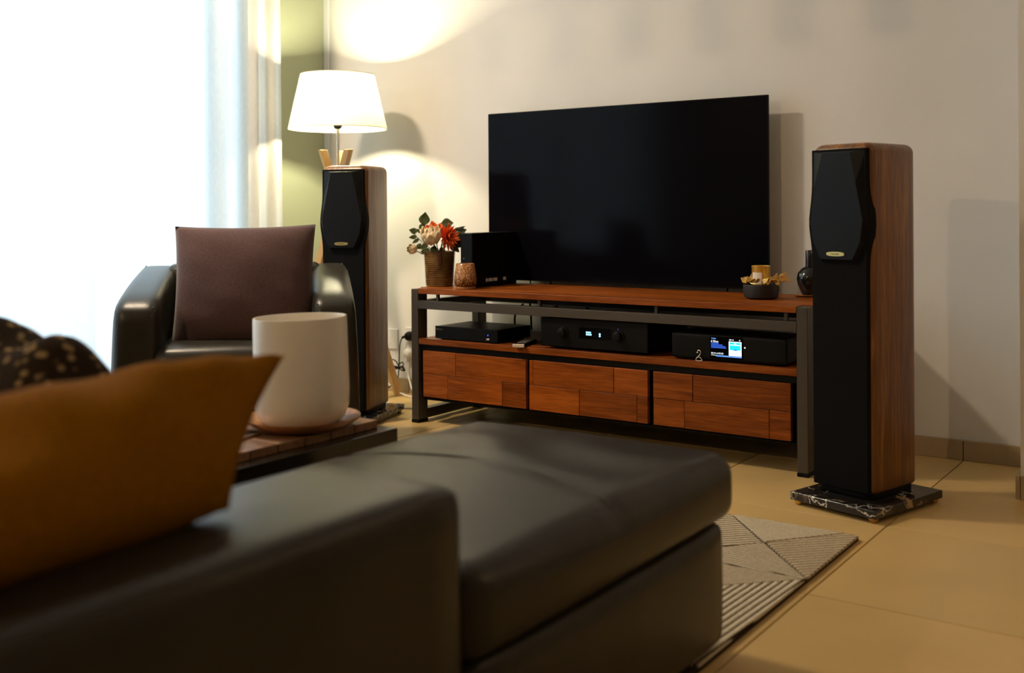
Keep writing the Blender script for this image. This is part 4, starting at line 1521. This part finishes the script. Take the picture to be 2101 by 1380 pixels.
YS = -0.0868
text_mesh('lettering', 'd Blue', 0.0105, EW, scr, (-0.055, YS, 0.0645), (PI / 2, 0, 0), 0.0002)
scr_rect('text_line', -0.052, -0.050, 0.0745, 0.080, EL)
scr_rect('text_line', -0.048, -0.037, 0.0755, 0.0785, EL)
for k, w_ in enumerate((0.027, 0.040, 0.050, 0.053)):
    z = 0.0600 - 0.0046 * k
    scr_rect('text_line', -0.054, -0.054 + w_, z, z + 0.0030, EB)
text_mesh('lettering', '00:10 of 00:38', 0.0074, EW, scr, (-0.054, YS, 0.0268), (PI / 2, 0, 0), 0.0002)
scr_rect('progress_bar', -0.054, -0.037, 0.0215, 0.0238, EY, 0.0006)
scr_rect('progress_bar', -0.037, 0.052, 0.0188, 0.0236, EL)
art = scr_rect('cover_picture', 0.008, 0.052, 0.0240, 0.0705, EW, 0.0008)
scr_rect('cover_sky', 0.0115, 0.0485, 0.0430, 0.0675, EC, 0.0012)
scr_rect('cover_title', 0.0265, 0.0345, 0.0630, 0.0655, EW, 0.0015)
scr_rect('cover_title', 0.0140, 0.0465, 0.0580, 0.0612, EW, 0.0015)
for xx in (0.0195, 0.0375):
    MB().tube([(xx + 0.0042 * math.cos(q), -0.0878, 0.0365 + 0.0042 * math.sin(q)) for q in [2 * PI * k / 16 for k in range(16)]], 0.0004, 4, closed=True, sub=1).build('cover_wheel', EC, scr)
MB().add([(0.0225, -0.0879, 0.0425), (0.034, -0.0879, 0.0415), (0.039, -0.0879, 0.0440), (0.031, -0.0879, 0.0455)], [(0, 1, 2, 3)]).build('cover_vehicle', EB, scr)
for xx in (0.0115, 0.0155, 0.0225, 0.0455):
    MB().lathe([(0.0020, 0), (0.0020, 0.0004)], 10).build('status_icon', EW, scr, (xx, -0.0863, 0.0755), (PI / 2, 0, 0))
MB().lathe([(0.0024, 0), (0.0024, 0.001)], 12).build('indicator', EW, ra, (0.0625, -0.0850, 0.053), (PI / 2, 0, 0))

rm = thing('remote_control', 'black remote control with silver end lying on the console shelf', 'remote control', (-0.172, -0.452, ZS), math.radians(18))
box('body', -0.022, 0.022, -0.085, 0.085, 0, 0.012, M_BLACK, rm, bevel=0.003)
box('end_cap', -0.0225, 0.0225, -0.0905, -0.085, 0, 0.0125, plain('satin silver', (0.72, 0.64, 0.58), 0.35, metal=0.3), rm, bevel=0.002)
for i in range(3):
    for j in range(7):
        box('button', -0.015 + 0.012 * i, -0.009 + 0.012 * i, -0.05 + 0.017 * j, -0.046 + 0.017 * j, 0.012, 0.0132, plain('pale key print', (0.42, 0.36, 0.32), 0.5), rm)
rm.location.z = ZS

kc = thing('key_clasp', 'small silver swivel clasp standing on the shelf before the radio', 'clasp', (0.556, -0.5065, ZS))
dr = [(-0.0095, 0, 0.0016), (0.0095, 0, 0.0016), (0.0100, 0, 0.006), (0.006, 0, 0.0115), (0, 0, 0.0130), (-0.006, 0, 0.0115), (-0.0100, 0, 0.006)]
MB().tube(dr, 0.0015, 8, closed=True, sub=3).build('ring', M_CHROME, kc, smooth=True)
MB().lathe([(0.0030, 0.0125), (0.0036, 0.0150), (0.0030, 0.0185)], 14).build('swivel', M_CHROME, kc, smooth=True)
MB().tube([(0.001, 0, 0.018), (0.0055, 0, 0.024), (0.006, 0, 0.032), (0.001, 0, 0.036), (-0.004, 0, 0.033), (-0.0035, 0, 0.027)], 0.0017, 8, sub=4).build('hook', M_CHROME, kc, smooth=True)
MB().tube([(-0.0075, -0.002, 0.0285), (-0.002, -0.001, 0.0275)], 0.0018, 8, sub=1).build('lever', M_CHROME, kc)

# ================================================================== SOCKETS AND CORDS
so1 = thing('wall_socket', 'white wall socket plate half hidden behind the lamp leg', 'wall socket', (-1.262, 0, 0.215))
box('plate', -0.075, 0.075, -0.009, 0, -0.02, 0.072, M_WHITE, so1, bevel=0.002)
box('outlet', -0.022, 0.034, -0.0105, -0.009, 0.000, 0.056, M_WHITE, so1, bevel=0.001)
for a, b in ((-0.004, 0.034), (0.014, 0.034), (0.005, 0.018), (-0.004, 0.044), (0.014, 0.044)):
    box('hole', a - 0.002, a + 0.002, -0.0108, -0.0104, b - 0.002, b + 0.002, M_BLACK, so1)
so2 = thing('wall_socket', 'white double wall socket with two plugs beside the console leg', 'wall socket', (-1.095, 0, 0.225))
box('plate', -0.045, 0.06, -0.009, 0, -0.075, 0.075, M_WHITE, so2, bevel=0.002)
bp_ = thing('black_plug', 'round black power plug in the upper wall socket', 'plug', (-1.105, -0.009, 0.262))
MB().lathe([(0.021, 0), (0.022, 0.012), (0.018, 0.026), (0.009, 0.032)], 24).build('plug_body', M_BLACK, bp_, rot=(PI / 2, 0, 0), smooth=True)
MB().tube([(-0.004, -0.020, 0), (-0.022, -0.024, -0.004), (-0.030, -0.026, -0.008)], 0.006, 8).build('strain_relief', M_BLACK, bp_, smooth=True)
MB().tube([(-0.030, -0.026, -0.008), (-0.040, -0.030, -0.04), (-0.036, -0.040, -0.10), (-0.025, -0.055, -0.135), (-0.030, -0.06, -0.19), (-0.060, -0.075, -0.225), (-0.10, -0.12, -0.25), (-0.12, -0.16, -0.2575)], 0.0028, 7).build('cord', M_BLACK, bp_, smooth=True)
lp = MB()
for (dx, dz, w_, h_) in ((-0.075, -0.145, 0.075, 0.020), (-0.065, -0.150, 0.068, 0.014), (0.035, -0.140, 0.05, 0.016), (0.040, -0.148, 0.055, 0.010), (-0.040, -0.112, 0.02, 0.03), (0.030, -0.118, 0.03, 0.02)):
    c0 = Vector((-0.027, -0.055, -0.140))
    e = Vector((-0.027 + dx, -0.060, dz))
    pr = Vector((-(e - c0).z, 0, (e - c0).x)).normalized() * h_ * 0.5
    lp.tube([c0, (c0 + e) / 2 + pr, e + pr * 0.6, e - pr * 0.6, (c0 + e) / 2 - pr], 0.0026, 6, closed=True, sub=5)
lp.build('cord_bundle', M_BLACK, bp_, smooth=True)
wp_ = thing('white_plug', 'white power plug in the lower wall socket', 'plug', (-1.110, -0.009, 0.185))
MB().lathe([(0.021, 0), (0.022, 0.014), (0.017, 0.030), (0.008, 0.034)], 24).build('plug_body', M_WHITE, wp_, rot=(PI / 2, 0, 0), smooth=True)
MB().tube([(-0.006, -0.022, 0), (-0.014, -0.028, -0.03), (0.0, -0.034, -0.075), (0.03, -0.045, -0.11), (0.06, -0.06, -0.15), (0.10, -0.08, -0.171)], 0.0034, 7).build('cord', M_WHITE, wp_, smooth=True)
wc = MB().tube([(-1.24, -0.16, 0.0045), (-1.10, -0.215, 0.0045), (-0.98, -0.285, 0.0045), (-0.88, -0.315, 0.0045), (-0.75, -0.22, 0.0045), (-0.67, -0.12, 0.0045), (-0.60, -0.075, 0.0045), (-0.48, -0.07, 0.0045)], 0.0042, 8).build('white_cable', M_WHITE, smooth=True)
tag(wc, 'white cable curving across the tiles beside the console leg', 'cable')
wc2 = MB().tube([(-1.20, -0.06, 0.045), (-1.12, -0.085, 0.018), (-1.02, -0.10, 0.004), (-0.90, -0.09, 0.004), (-0.6, -0.05, 0.004)], 0.0032, 8).build('white_cable', M_WHITE, smooth=True)
tag(wc2, 'thin white cable drooping to the floor along the skirting', 'cable')
kk = [[(-0.42, -0.10, 0.445), (-0.46, -0.09, 0.415), (-0.475, -0.085, 0.38), (-0.47, -0.085, 0.336)],
      [(-0.405, -0.075, 0.447), (-0.398, -0.078, 0.40), (-0.395, -0.08, 0.336)],
      [(-0.26, -0.10, 0.447), (-0.235, -0.10, 0.40), (-0.20, -0.09, 0.36), (-0.16, -0.08, 0.336)],
      [(-0.10, -0.12, 0.447), (-0.11, -0.13, 0.41), (-0.16, -0.15, 0.365), (-0.23, -0.17, 0.340)]]
for i, pts in enumerate(kk):
    c_ = MB().tube(pts, 0.0042 if i < 3 else 0.008, 8).build('black_cable', M_BLACK, smooth=True)
    tag(c_, ['thin black cable arching behind the flat hi-fi box', 'straight thin black cable behind the flat hi-fi box', 'slanting black cable between the hi-fi boxes', 'thick black cable curving down beside the amplifier'][i], 'cable', 'cables behind the shelf')
